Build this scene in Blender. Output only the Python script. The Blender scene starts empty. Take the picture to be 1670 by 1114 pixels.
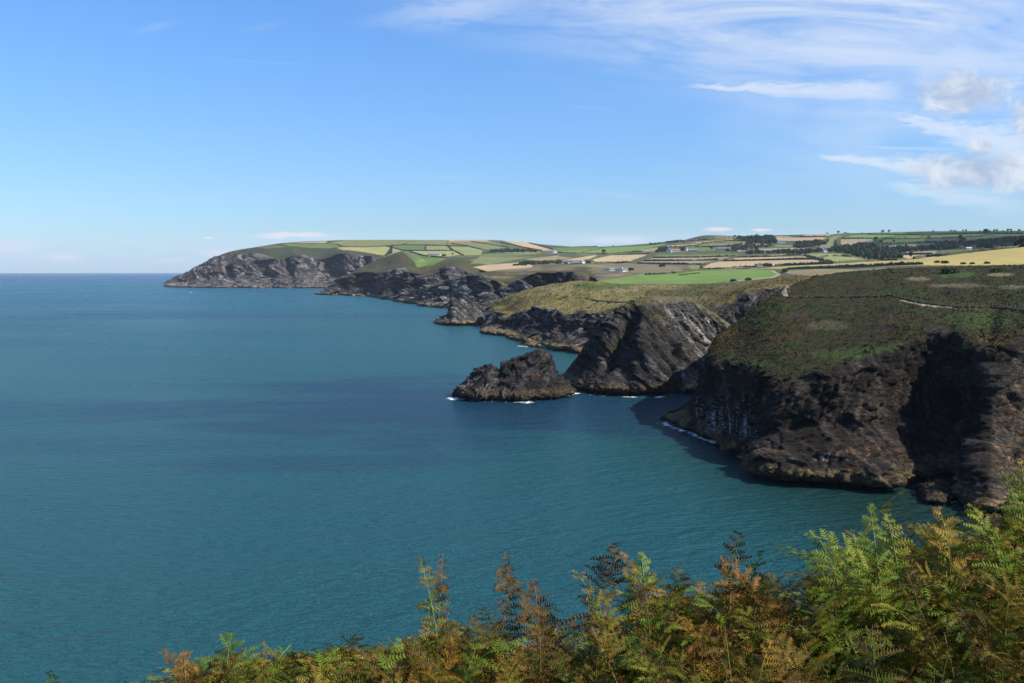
import bpy, math, random
import numpy as np
from mathutils import Vector
from mathutils.bvhtree import BVHTree

random.seed(7)
C = bpy.context.scene.collection
SC = bpy.context.scene

# ------------------------------------------------------------------ camera
EYE = 50.0            # metres above the sea
F = 1600.0            # focal length in photo pixels (photo 1670 x 1114)
CU, HZ = 835.0, 442.5
cam_d = bpy.data.cameras.new('camera')
cam_d.sensor_width = 36.0
cam_d.lens = 36.0 * F / 1670.0
cam_d.shift_y = -(557.0 - HZ) / 1670.0
cam_d.clip_start = 0.1
cam_d.clip_end = 90000.0
cam_d.dof.use_dof = True
cam_d.dof.focus_distance = 7.0
cam_d.dof.aperture_fstop = 34.5 / 2.6
cam = bpy.data.objects.new('camera', cam_d)
C.objects.link(cam)
cam.location = (0, 0, EYE)
cam.rotation_euler = (math.radians(90), 0, 0)
SC.camera = cam

# ------------------------------------------------------------------ light and sky
SUN_AZ, SUN_EL = math.radians(108), math.radians(41)   # azimuth clockwise from the view direction
SUN_DIR = Vector((math.sin(SUN_AZ) * math.cos(SUN_EL), math.cos(SUN_AZ) * math.cos(SUN_EL), math.sin(SUN_EL)))
sd = bpy.data.lights.new('sun', 'SUN')
sd.energy = 5.0
sd.angle = math.radians(0.53)
sd.color = (1.0, 0.93, 0.82)
so = bpy.data.objects.new('sun', sd)
C.objects.link(so)
so.rotation_euler = (-SUN_DIR).to_track_quat('-Z', 'Y').to_euler()
so.location = SUN_DIR * 500

SC.view_settings.view_transform = 'Standard'
SC.view_settings.look = 'None'
SC.view_settings.gamma = 1.0
SC.view_settings.exposure = 0.585     # the photograph is exposed for the land
SC.cycles.max_bounces = 6
SC.cycles.diffuse_bounces = 3
SC.cycles.glossy_bounces = 3
SC.cycles.transparent_max_bounces = 8
SC.cycles.volume_bounces = 0


class N:
    """Tiny expression helper for shader maths."""
    def __init__(s, nt, sock):
        s.nt, s.s = nt, sock

    @staticmethod
    def m(nt, op, *a, clamp=False):
        n = nt.nodes.new('ShaderNodeMath'); n.operation = op; n.use_clamp = clamp
        for i, x in enumerate(a):
            if isinstance(x, N): nt.links.new(x.s, n.inputs[i])
            else: n.inputs[i].default_value = x
        return N(nt, n.outputs[0])
    def __add__(s, o): return N.m(s.nt, 'ADD', s, o)
    def __radd__(s, o): return N.m(s.nt, 'ADD', o, s)
    def __sub__(s, o): return N.m(s.nt, 'SUBTRACT', s, o)
    def __rsub__(s, o): return N.m(s.nt, 'SUBTRACT', o, s)
    def __mul__(s, o): return N.m(s.nt, 'MULTIPLY', s, o)
    def __rmul__(s, o): return N.m(s.nt, 'MULTIPLY', o, s)
    def __truediv__(s, o): return N.m(s.nt, 'DIVIDE', s, o)
    def abs(s): return N.m(s.nt, 'ABSOLUTE', s)
    def mx(s, o): return N.m(s.nt, 'MAXIMUM', s, o)
    def mn(s, o): return N.m(s.nt, 'MINIMUM', s, o)
    def clamp(s): return N.m(s.nt, 'ADD', s, 0.0, clamp=True)
    def pow(s, e): return N.m(s.nt, 'POWER', s, e)
    def ss(s, a, b):
        n = s.nt.nodes.new('ShaderNodeMapRange'); n.interpolation_type = 'SMOOTHSTEP'
        s.nt.links.new(s.s, n.inputs[0])
        n.inputs[1].default_value = a; n.inputs[2].default_value = b
        n.inputs[3].default_value = 0; n.inputs[4].default_value = 1
        return N(s.nt, n.outputs[0])


def vec(nt, x, y, z=0.0):
    n = nt.nodes.new('ShaderNodeCombineXYZ')
    for i, a in enumerate((x, y, z)):
        if isinstance(a, N): nt.links.new(a.s, n.inputs[i])
        else: n.inputs[i].default_value = a
    return n.outputs[0]


def noise(nt, v, scale=1.0, detail=3.0, rough=0.5, dist=0.0):
    n = nt.nodes.new('ShaderNodeTexNoise')
    if v is not None: nt.links.new(v, n.inputs['Vector'])
    n.inputs['Scale'].default_value = scale
    n.inputs['Detail'].default_value = detail
    n.inputs['Roughness'].default_value = rough
    n.inputs['Distortion'].default_value = dist
    return N(nt, n.outputs[0])


def mixc(nt, fac, a, b, mode='MIX'):
    n = nt.nodes.new('ShaderNodeMix'); n.data_type = 'RGBA'; n.blend_type = mode
    if isinstance(fac, N): nt.links.new(fac.s, n.inputs[0])
    else: n.inputs[0].default_value = fac
    for sock, x in ((n.inputs[6], a), (n.inputs[7], b)):
        if isinstance(x, tuple): sock.default_value = (*x, 1)
        else: nt.links.new(x, sock)
    return n.outputs[2]


world = bpy.data.worlds.new('World')
SC.world = world
world.use_nodes = True
wt = world.node_tree
for n in list(wt.nodes): wt.nodes.remove(n)
w_out = wt.nodes.new('ShaderNodeOutputWorld')
w_bg = wt.nodes.new('ShaderNodeBackground')
sky = wt.nodes.new('ShaderNodeTexSky')
sky.sky_type = 'NISHITA'
sky.sun_disc = False
sky.sun_elevation = SUN_EL
sky.sun_rotation = SUN_AZ
sky.altitude = 50
sky.air_density = 1.0
sky.dust_density = 0.4
sky.ozone_density = 1.6
SKY_STRENGTH = 0.10
w_bg.inputs[1].default_value = SKY_STRENGTH
wt.links.new(w_bg.outputs[0], w_out.inputs[0])
tc = wt.nodes.new('ShaderNodeTexCoord')
sx = wt.nodes.new('ShaderNodeSeparateXYZ')
wt.links.new(tc.outputs['Generated'], sx.inputs[0])
dx, dy, dz = (N(wt, sx.outputs[i]) for i in range(3))
front = dy.ss(0.05, 0.25)
yy = dy.mx(0.05)
# directions of the sky measured on the vertical plane facing north (+Y)
U = dx / yy * F + CU
V = HZ - dz / yy * F

fib = noise(wt, vec(wt, U * 0.0022 + V * 0.003, V * 0.012 - U * 0.0009, 0.3), 1.0, 7, 0.62, 0.6)
soft = noise(wt, vec(wt, U * 0.004, V * 0.009, 4.0), 1.0, 5, 0.55, 0.3)
puff = noise(wt, vec(wt, U * 0.016, V * 0.022, 9.0), 1.0, 7, 0.6, 0.3)
fine = noise(wt, vec(wt, U * 0.02 + V * 0.02, V * 0.09 - U * 0.005, 2.0), 1.0, 5, 0.6, 0.2)


def streak(x0, y0, x1, y1, w0, w1, fade=0.15, sharp=1.0, rag=0.6):
    """A tapering streak of cirrus from (x0,y0) to (x1,y1)."""
    L = math.hypot(x1 - x0, y1 - y0)
    ca, sa = (x1 - x0) / L, (y1 - y0) / L
    du, dv = U - x0, V - y0
    s = (du * ca + dv * sa) / L
    t = dv * ca - du * sa + (soft - 0.5) * (rag * 1.5 * (w0 + w1)) + (fine - 0.5) * (0.9 * w1)
    w = (s * (w1 - w0) + w0).mx(1.0)
    q = (t / w).abs()
    return (1.0 - q).ss(-0.25, sharp) * s.ss(0.0, fade * 1.6) * (1.0 - s).ss(0.0, fade * 2.2)


def blob(cx, cy, rx, ry, edge=0.5, amp=1.0):
    a, b = (U - cx) / rx, (V - cy) / ry
    r = 1.0 - (a * a + b * b).pow(0.5) + (puff - 0.5) * (2 * amp)
    return r.ss(0.0, edge)


# high veil at the upper right
veil = (U + V * -1.9).ss(500, 1250) * (330 - V).ss(0, 330) * ((fib - 0.38).ss(0.0, 0.30)) * 0.85
veil2 = (U - V * 0.9).ss(750, 1450) * (430 - V).ss(0, 300) * ((soft * 0.5 + fib * 0.5) - 0.34).ss(0.0, 0.30) * 0.72
cir = veil.mx(veil2)
for args, k in (
    ((540, 46, 1060, -30, 14, 55, 0.3), 0.55), ((620, 38, 800, 52, 18, 12, 0.4), 0.35),
    ((200, 55, 310, 32, 6, 9, 0.4), 0.32), ((380, 55, 480, 30, 7, 9, 0.45), 0.25),
    ((950, 52, 1180, 95, 10, 24, 0.3), 0.5), ((1090, 141, 1530, 150, 3, 34, 0.12, 0.9), 0.85),
    ((1230, 150, 1520, 160, 8, 22, 0.3), 0.4),
    ((1425, 182, 1760, 262, 4, 60, 0.12, 0.8), 0.95), ((1312, 256, 1560, 282, 3, 26, 0.12, 0.9), 0.9),
    ((1360, 240, 1620, 244, 2, 6, 0.2), 0.55), ((1400, 300, 1720, 335, 4, 40, 0.2), 0.7),
    ((880, 300, 1130, 336, 2, 9, 0.35), 0.22), ((660, 285, 800, 292, 3, 5, 0.4), 0.25),
    ((310, 95, 580, 110, 1.4, 2.2, 0.4, 0.8, 0.2), 0.22), ((870, 170, 1060, 182, 1.5, 3, 0.4, 0.8, 0.3), 0.28),
    ((1140, 205, 1320, 215, 2, 4, 0.4), 0.25), ((1130, 320, 1260, 330, 2, 5, 0.4), 0.2),
    ((240, 210, 480, 235, 2, 6, 0.4), 0.1),
):
    cir = cir.mx(streak(*args) * k * 0.95 * (0.25 + fine * 0.75 + (fib - 0.3) * 1.1).clamp())
cir = cir.clamp() * front
# grey-bellied cumulus at the right
cum = blob(1570, 152, 98, 46, 0.6, 0.8).mx(blob(1600, 280, 150, 42, 0.6, 0.95)).mx(blob(1600, 243, 26, 18, 0.5, 0.8))
cum = cum.mx(blob(1690, 190, 50, 50, 0.6, 0.9)) * front
# far banks along the horizon
low = (V - 372).ss(0, 16) * (452 - V).ss(0, 20) * (0.45 + 0.5 * (noise(wt, vec(wt, U * 0.004, V * 0.035, 7.0), 1, 4, 0.5)))
hc = (streak(370, 386, 590, 386, 2, 6, 0.3, 0.8, 0.4) * (puff - 0.34).ss(0, 0.2)).mx(blob(485, 383, 75, 6.5, 0.7, 0.7))
hc = hc.mx(blob(1172, 374, 36, 5.5, 0.7, 0.6)).mx(blob(1240, 375, 22, 3.5, 0.7, 0.6)).mx(blob(340, 388, 10, 3, 0.7, 0.6))
hc2 = blob(100, 420, 46, 13, 0.9, 0.9).mx(blob(20, 402, 60, 18, 0.9, 0.9) * 0.7).mx(blob(355, 412, 50, 9, 0.9, 0.8) * 0.8)
hc2 = hc2.mx(blob(1000, 392, 90, 9, 0.9, 0.9) * 0.6)
hc2 = hc2.mx(blob(280, 425, 40, 9, 0.9, 0.9) * 0.5)
k = 1.0 / SKY_STRENGTH / 2 ** SC.view_settings.exposure
air = mixc(wt, dz.ss(0.0, 0.30), (0.53, 0.73, 1.04), (0.56, 0.89, 1.28))
skyc = mixc(wt, 1.0, sky.outputs[0], air, 'MULTIPLY')
skyc = mixc(wt, (low * 0.55 * front).clamp(), skyc, tuple(k * c for c in (0.60, 0.76, 0.98)))
skyc = mixc(wt, (hc2 * 1.0 * front).clamp(), skyc, tuple(k * c for c in (0.74, 0.79, 0.93)))
skyc = mixc(wt, (hc * 0.85 * front).clamp(), skyc, tuple(k * c for c in (0.86, 0.84, 0.90)))
skyc = mixc(wt, cir * 0.85, skyc, tuple(k * c for c in (0.88, 0.92, 0.98)))
lit = (puff - 0.35).ss(0, 0.35)
cumc = mixc(wt, lit, tuple(k * c for c in (0.44, 0.53, 0.70)), tuple(k * c for c in (0.82, 0.87, 0.94)))
skyc = mixc(wt, (cum * 0.85).clamp(), skyc, cumc)
wt.links.new(skyc, w_bg.inputs[0])


# ------------------------------------------------------------------ helpers
def P(u, v, d):
    """World point seen at photo pixel (u,v) at forward distance d."""
    return ((u - CU) / F * d, d, EYE - (v - HZ) / F * d)


def S(u, v, z=0.0):
    d = (EYE - z) * F / (v - HZ)
    return P(u, v, d)


def proj(p):
    y = np.maximum(p[..., 1], 1.0)
    return CU + F * p[..., 0] / y, HZ + F * (EYE - p[..., 2]) / y


def tag(o, label=None, cat=None, group=None, kind=None):
    if label: o['label'] = label
    if cat: o['category'] = cat
    if group: o['group'] = group
    if kind: o['kind'] = kind
    return o


def empty(name, loc):
    o = bpy.data.objects.new(name, None)
    o.location = loc
    o.empty_display_size = 0.3
    C.objects.link(o)
    return o


def mesh_obj(name, verts, faces, mat, parent=None, cols=None, smooth=False, mats=None):
    """verts (n,3); faces: (m,4) or (m,3) int array, or list of lists."""
    me = bpy.data.meshes.new(name)
    verts = np.asarray(verts, dtype=np.float32)
    if isinstance(faces, np.ndarray):
        nf, k = faces.shape
        me.vertices.add(len(verts))
        me.vertices.foreach_set('co', verts.ravel())
        me.loops.add(nf * k)
        me.loops.foreach_set('vertex_index', faces.astype(np.int32).ravel())
        me.polygons.add(nf)
        me.polygons.foreach_set('loop_start', np.arange(0, nf * k, k, dtype=np.int32))
        me.update(calc_edges=True)
    else:
        me.from_pydata(verts.tolist(), [], [list(f) for f in faces])
    if cols is not None:
        ca = me.color_attributes.new('col', 'FLOAT_COLOR', 'POINT')
        c4 = np.ones((len(verts), 4), dtype=np.float32)
        c4[:, :cols.shape[-1]] = cols
        ca.data.foreach_set('color', c4.ravel())
    if smooth: me.shade_smooth()
    me.materials.append(mat)
    me.validate()
    o = bpy.data.objects.new(name, me)
    C.objects.link(o)
    if parent is not None:
        o.parent = parent
    return o


# --- vectorised gradient noise
_rng = np.random.default_rng(11)
_perm = np.concatenate([_rng.permutation(256)] * 3).astype(np.int32)
_g = _rng.normal(size=(256, 3)); _g /= np.linalg.norm(_g, axis=1)[:, None]
_g = _g.astype(np.float32)


def pn(p):
    """Perlin noise about -1..1 for points (..., 3)."""
    sh = p.shape[:-1]
    p = p.reshape(-1, 3).astype(np.float32)
    i = np.floor(p).astype(np.int32)
    f = p - i
    i &= 255
    w = f * f * f * (f * (f * 6 - 15) + 10)
    out = np.zeros(len(p), np.float32)
    for a in (0, 1):
        wa = w[:, 0] if a else 1 - w[:, 0]
        pa = _perm[i[:, 0] + a]
        for b in (0, 1):
            wb = wa * (w[:, 1] if b else 1 - w[:, 1])
            pb = _perm[pa + i[:, 1] + b]
            for c in (0, 1):
                wc = wb * (w[:, 2] if c else 1 - w[:, 2])
                g = _g[_perm[pb + i[:, 2] + c]]
                out += wc * (g[:, 0] * (f[:, 0] - a) + g[:, 1] * (f[:, 1] - b) + g[:, 2] * (f[:, 2] - c))
    return (out * 1.5).reshape(sh)


def fbm(p, octs=4, gain=0.5, ridged=False):
    tot, amp, s = 0, 1.0, 0.0
    for k in range(octs):
        n = pn(p + 17.3 * k)
        if ridged: n = 1 - 2 * np.abs(n)
        tot = tot + amp * n
        s += amp
        amp *= gain
        p = p * 2.03
    return tot / s


def facet(p, seed=0):
    """Broken blocks: every cell of a jittered lattice is its own tilted plane."""
    sh = p.shape[:-1]
    p = p.reshape(-1, 3).astype(np.float32)
    ci = np.floor(p).astype(np.int32)
    best = np.full(len(p), 1e9, np.float32)
    val = np.zeros(len(p), np.float32)
    for dx_ in (-1, 0, 1):
        for dy_ in (-1, 0, 1):
            for dz_ in (-1, 0, 1):
                c = ci + np.array((dx_, dy_, dz_), np.int32)
                h = _perm[_perm[_perm[(c[:, 0] + seed) & 255] + (c[:, 1] & 255)] + (c[:, 2] & 255)]
                r = p - (c + 0.5 + 0.42 * _g[h])
                d2 = (r * r).sum(1)
                m = d2 < best
                best[m] = d2[m]
                g = _g[(h[m] * 7 + 31) & 255]
                val[m] = (r[m] * g).sum(1) * 1.1 + (h[m] / 255.0 - 0.5) * 0.7
    return val.reshape(sh)


def sstep(a, b, x):
    t = np.clip((x - a) / (b - a), 0, 1)
    return t * t * (3 - 2 * t)


def lerp(a, b, t):
    return np.asarray(a) * (1 - t[..., None]) + np.asarray(b) * t[..., None]


def crom(pts, counts):
    """Centripetal Catmull-Rom along axis 0 of (n,B,3)."""
    n = len(pts)
    d = np.maximum(np.linalg.norm(np.diff(pts, axis=0), axis=-1), 1e-3) ** 0.5
    t = np.concatenate([np.zeros((1, d.shape[1])), np.cumsum(d, 0)])
    m = np.empty_like(pts)
    for i in range(n):
        a, b = max(i - 1, 0), min(i + 1, n - 1)
        if 0 < i < n - 1:
            d0, d1 = d[i - 1][:, None], d[i][:, None]
            m[i] = ((pts[i] - pts[i - 1]) / d0 * d1 + (pts[i + 1] - pts[i]) / d1 * d0) / (d0 + d1)
        else:
            m[i] = (pts[b] - pts[a]) / np.maximum(t[b] - t[a], 1e-6)[:, None]
    out, prm = [], []
    for i in range(n - 1):
        h = d[i][:, None]
        k = counts[i]
        for q in range(k + (1 if i == n - 2 else 0)):
            x = q / k
            h00, h10 = 2 * x**3 - 3 * x**2 + 1, x**3 - 2 * x**2 + x
            h01, h11 = -2 * x**3 + 3 * x**2, x**3 - x**2
            out.append(h00 * pts[i] + h10 * h * m[i] + h01 * pts[i + 1] + h11 * h * m[i + 1])
            prm.append(i + x)
    return np.array(out), np.array(prm)


def loft(cols, rc, rr, cmax=200, rmax=200):
    """cols: list of columns, each a list of world points. rc, rr: target spacing along columns / rows.
    returns grid points (nc,nr,3), column and row parameters."""
    K = np.array(cols, dtype=np.float64)
    nc, nr = K.shape[:2]
    if isinstance(rc, (int, float)):
        cc = [int(np.clip(math.ceil(np.median(np.linalg.norm(K[i + 1] - K[i], axis=-1)) / rc), 2, cmax)) for i in range(nc - 1)]
    else: cc = rc
    if isinstance(rr, (int, float)): rr = [rr] * (nr - 1)
    if isinstance(rr, tuple): kk = list(rr)
    else: kk = [int(np.clip(math.ceil(np.percentile(np.linalg.norm(K[:, j + 1] - K[:, j], axis=-1), 75) / rr[j]), 2, rmax)) for j in range(nr - 1)]
    A, cp = crom(K, cc)
    B, rp = crom(np.transpose(A, (1, 0, 2)), kk)
    return np.transpose(B, (1, 0, 2)), cp, rp


def gnorm(G):
    a = np.gradient(G, axis=0)
    b = np.gradient(G, axis=1)
    n = np.cross(a, b)
    return n / np.maximum(np.linalg.norm(n, axis=-1, keepdims=True), 1e-9)


def gfaces(nc, nr):
    i = np.arange(nc - 1)[:, None] * nr + np.arange(nr - 1)[None, :]
    return np.stack([i, i + nr, i + nr + 1, i + 1], -1).reshape(-1, 4)


# ------------------------------------------------------------------ materials
def new_mat(name):
    m = bpy.data.materials.new(name); m.use_nodes = True
    nt = m.node_tree
    for n in list(nt.nodes): nt.nodes.remove(n)
    out = nt.nodes.new('ShaderNodeOutputMaterial')
    b = nt.nodes.new('ShaderNodeBsdfPrincipled')
    nt.links.new(b.outputs[0], out.inputs[0])
    return m, nt, b, out


def pos_xyz(nt):
    g = nt.nodes.new('ShaderNodeNewGeometry')
    s = nt.nodes.new('ShaderNodeSeparateXYZ')
    nt.links.new(g.outputs['Position'], s.inputs[0])
    return tuple(N(nt, s.outputs[i]) for i in range(3)), g.outputs['Position']


def land_mat(name, s1, s2, bump, rough=0.95, var=0.6, crack=0.0):
    """Land: colour from the mesh attribute broken up by fine world-space noise."""
    m, nt, b, out = new_mat(name)
    at = nt.nodes.new('ShaderNodeAttribute'); at.attribute_name = 'col'
    alpha = N(nt, at.outputs['Alpha'])
    _, p = pos_xyz(nt)
    n1 = noise(nt, p, s1, 5, 0.65)
    n2 = noise(nt, p, s2, 4, 0.6)
    f = (n1 - 0.5) * (2 * var) + (n2 - 0.5) * (1.4 * var) + 1.0
    if crack:      # broken bedding: stretched cells, dark in the joints
        (x_, y_, z_), _p = pos_xyz(nt)
        wob = (n1 - 0.5) * (3.0 / s1)
        vo = nt.nodes.new('ShaderNodeTexVoronoi'); vo.feature = 'DISTANCE_TO_EDGE'
        sb = (x_ * 0.62 + y_ * 0.25 + z_ * 0.72 + wob) * (s1 * 1.3)
        nt.links.new(vec(nt, sb, (x_ * 0.7 - z_ * 0.6 + wob) * (s1 * 0.36), y_ * (s1 * 0.5)), vo.inputs['Vector'])
        vo.inputs['Scale'].default_value = 1.0
        cr = N(nt, vo.outputs['Distance']).ss(0.0, 0.22)
        f = f * (1.0 - alpha * (1.0 - cr) * 0.62)
        cr = cr * alpha
    else:
        cr = 0.0 * n1
    f = f.mx(0.2)
    c = mixc(nt, 1.0, at.outputs['Color'], vec(nt, f, f, f), 'MULTIPLY')
    nt.links.new(c, b.inputs['Base Color'])
    b.inputs['Roughness'].default_value = rough
    b.inputs['Specular IOR Level'].default_value = 0.2
    bp = nt.nodes.new('ShaderNodeBump')
    bp.inputs['Strength'].default_value = 1.0
    bp.inputs['Distance'].default_value = bump
    nt.links.new((n1 + n2 * 0.6 + cr * crack).s, bp.inputs['Height'])
    nt.links.new(bp.outputs[0], b.inputs['Normal'])
    return m


def plain_mat(name, col, rough=0.8, var=0.25, scale=2.0, bump=0.0):
    m, nt, b, out = new_mat(name)
    _, p = pos_xyz(nt)
    n1 = noise(nt, p, scale, 5, 0.6)
    f = (n1 - 0.5) * (2 * var) + 1.0
    c = mixc(nt, 1.0, col, vec(nt, f, f, f), 'MULTIPLY')
    nt.links.new(c, b.inputs['Base Color'])
    b.inputs['Roughness'].default_value = rough
    b.inputs['Specular IOR Level'].default_value = 0.25
    if bump:
        bp = nt.nodes.new('ShaderNodeBump'); bp.inputs['Distance'].default_value = bump
        nt.links.new(n1.s, bp.inputs['Height']); nt.links.new(bp.outputs[0], b.inputs['Normal'])
    return m


def attr_mat(name, rough=0.7, transl=0.0, var=0.3, scale=3.0, spec=0.3):
    m, nt, b, out = new_mat(name)
    at = nt.nodes.new('ShaderNodeAttribute'); at.attribute_name = 'col'
    _, p = pos_xyz(nt)
    n1 = noise(nt, p, scale, 3, 0.6)
    f = (n1 - 0.5) * (2 * var) + 1.0
    c = mixc(nt, 1.0, at.outputs['Color'], vec(nt, f, f, f), 'MULTIPLY')
    nt.links.new(c, b.inputs['Base Color'])
    b.inputs['Roughness'].default_value = rough
    b.inputs['Specular IOR Level'].default_value = spec
    if transl:
        t = nt.nodes.new('ShaderNodeBsdfTranslucent')
        nt.links.new(c, t.inputs[0])
        mx = nt.nodes.new('ShaderNodeMixShader'); mx.inputs[0].default_value = transl
        nt.links.new(b.outputs[0], mx.inputs[1]); nt.links.new(t.outputs[0], mx.inputs[2])
        nt.links.new(mx.outputs[0], out.inputs[0])
    return m


M_near = land_mat('near_land', 1.1, 4.0, 0.6, var=0.75, crack=0.8)
M_mid = land_mat('mid_land', 0.5, 1.8, 1.1, var=0.65, crack=0.7)
M_far = land_mat('far_land', 0.12, 0.45, 3.2, var=0.38, crack=0.3)
M_field = land_mat('field_land', 0.05, 0.3, 0.25, var=0.28)

# ------------------------------------------------------------------ sea
SEA_R = 30000.0
m_sea, nt, b, out = new_mat('sea_water')
(px, py, pz), pvec = pos_xyz(nt)
big = noise(nt, vec(nt, px * 0.0035 + py * 0.001, py * 0.006), 1.0, 4, 0.55, 0.6)
big2 = noise(nt, vec(nt, px * 0.0011, py * 0.0024, 3.0), 1.0, 4, 0.55, 0.8)
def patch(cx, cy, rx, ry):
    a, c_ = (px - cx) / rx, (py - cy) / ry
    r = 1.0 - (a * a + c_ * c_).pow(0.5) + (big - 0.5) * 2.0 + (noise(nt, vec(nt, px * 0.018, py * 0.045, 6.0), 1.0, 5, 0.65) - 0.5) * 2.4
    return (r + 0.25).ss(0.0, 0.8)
ruffle_shade = patch(-15, 372, 120, 95).mx(patch(-115, 284, 75, 18) * 0.4).mx(patch(-300, 1100, 520, 75) * 0.35).mx(patch(-170, 358, 60, 30) * 0.45).mx(patch(-50, 256, 40, 13) * 0.55)
deep = (py.ss(250, 2600) * 0.55 + (big - 0.5) * 0.9 + (big2 - 0.5) * 0.9).clamp()
far_deep = py.ss(1800, 9000)
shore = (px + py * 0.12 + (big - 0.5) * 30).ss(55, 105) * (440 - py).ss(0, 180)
c = mixc(nt, deep, (0.0075, 0.074, 0.087), (0.006, 0.090, 0.142))
c = mixc(nt, far_deep, c, (0.006, 0.044, 0.108))
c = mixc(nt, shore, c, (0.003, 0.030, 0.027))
c = mixc(nt, ruffle_shade * 0.95, c, (0.003, 0.037, 0.075))   # cloud shade and wind-ruffle darkening painted into the water colour
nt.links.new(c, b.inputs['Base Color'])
b.inputs['IOR'].default_value = 1.333
rg = (big - 0.5) * 0.2 + 0.27
b.inputs['Specular IOR Level'].default_value = 0.13
nt.links.new(rg.s, b.inputs['Roughness'])
# wind waves: crests lie roughly across the view and lean a little
def rot(a):
    ca, sa = math.cos(a), math.sin(a)
    return px * ca + py * sa, py * ca - px * sa
xa, ya = rot(0.46)
w1 = noise(nt, vec(nt, xa * 0.13, ya * 0.40), 1.0, 3, 0.55, 0.5)
xb, yb = rot(0.12)
w2 = noise(nt, vec(nt, xb * 0.35, yb * 1.1, 5.0), 1.0, 4, 0.6, 0.4)
xc, yc = rot(0.6)
w3 = noise(nt, vec(nt, xc * 1.6, yc * 2.6, 8.0), 1.0, 3, 0.6)
xd, yd = rot(0.34)
w0 = noise(nt, vec(nt, xd * 0.028, yd * 0.11, 11.0), 1.0, 3, 0.6, 0.6)
h = w0 * 2.6 + w1 * 1.6 + w2 * 1.6 + w3 * 0.55
bp = nt.nodes.new('ShaderNodeBump')
bp.inputs['Strength'].default_value = 1.0
bp.inputs['Distance'].default_value = 1.0
nt.links.new(h.s, bp.inputs['Height'])
nt.links.new(bp.outputs[0], b.inputs['Normal'])
rad = np.concatenate([[0.0], np.geomspace(20, SEA_R, 60)])
ang = np.linspace(0, 2 * math.pi, 241)[:-1]
vs = [(0, 0, 0)] + [(r * math.sin(a), r * math.cos(a), 0) for r in rad[1:] for a in ang]
na = len(ang)
fs = [[0, 1 + (j + 1) % na, 1 + j] for j in range(na)]
for i in range(len(rad) - 2):
    for j in range(na):
        a0 = 1 + i * na
        fs.append([a0 + j, a0 + (j + 1) % na, a0 + na + (j + 1) % na, a0 + na + j])
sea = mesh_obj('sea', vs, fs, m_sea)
tag(sea, 'wide blue green sea ruffled by small wind waves', 'sea', kind='structure')

# ------------------------------------------------------------------ land: colours
PAL = dict(
    brightgreen=(.085, .20, .030), midgreen=(.075, .135, .040), bluegreen=(.045, .095, .045), olive=(.145, .165, .060),
    palegreen=(.19, .22, .075), paleyellow=(.28, .27, .10), yellow=(.37, .29, .095), stubble=(.40, .295, .165),
    stubgrey=(.26, .205, .135), tan=(.36, .25, .16), heath=(.165, .135, .075), darkheath=(.055, .052, .028), scrub=(.028, .042, .018),
    greygrass=(.17, .155, .10), straw=(.26, .20, .10), meadow=(.125, .205, .040), path=(.34, .27, .17))

for k_ in ('brightgreen', 'midgreen', 'bluegreen', 'olive', 'palegreen', 'paleyellow'): PAL[k_] = tuple(.72 * c + .28 * m * (PAL[k_][1] + .03) for c, m in zip(PAL[k_], (1.05, 1.0, .42)))
for k_ in PAL: PAL[k_] = tuple(min(c * .92, .62) for c in PAL[k_])

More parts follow.
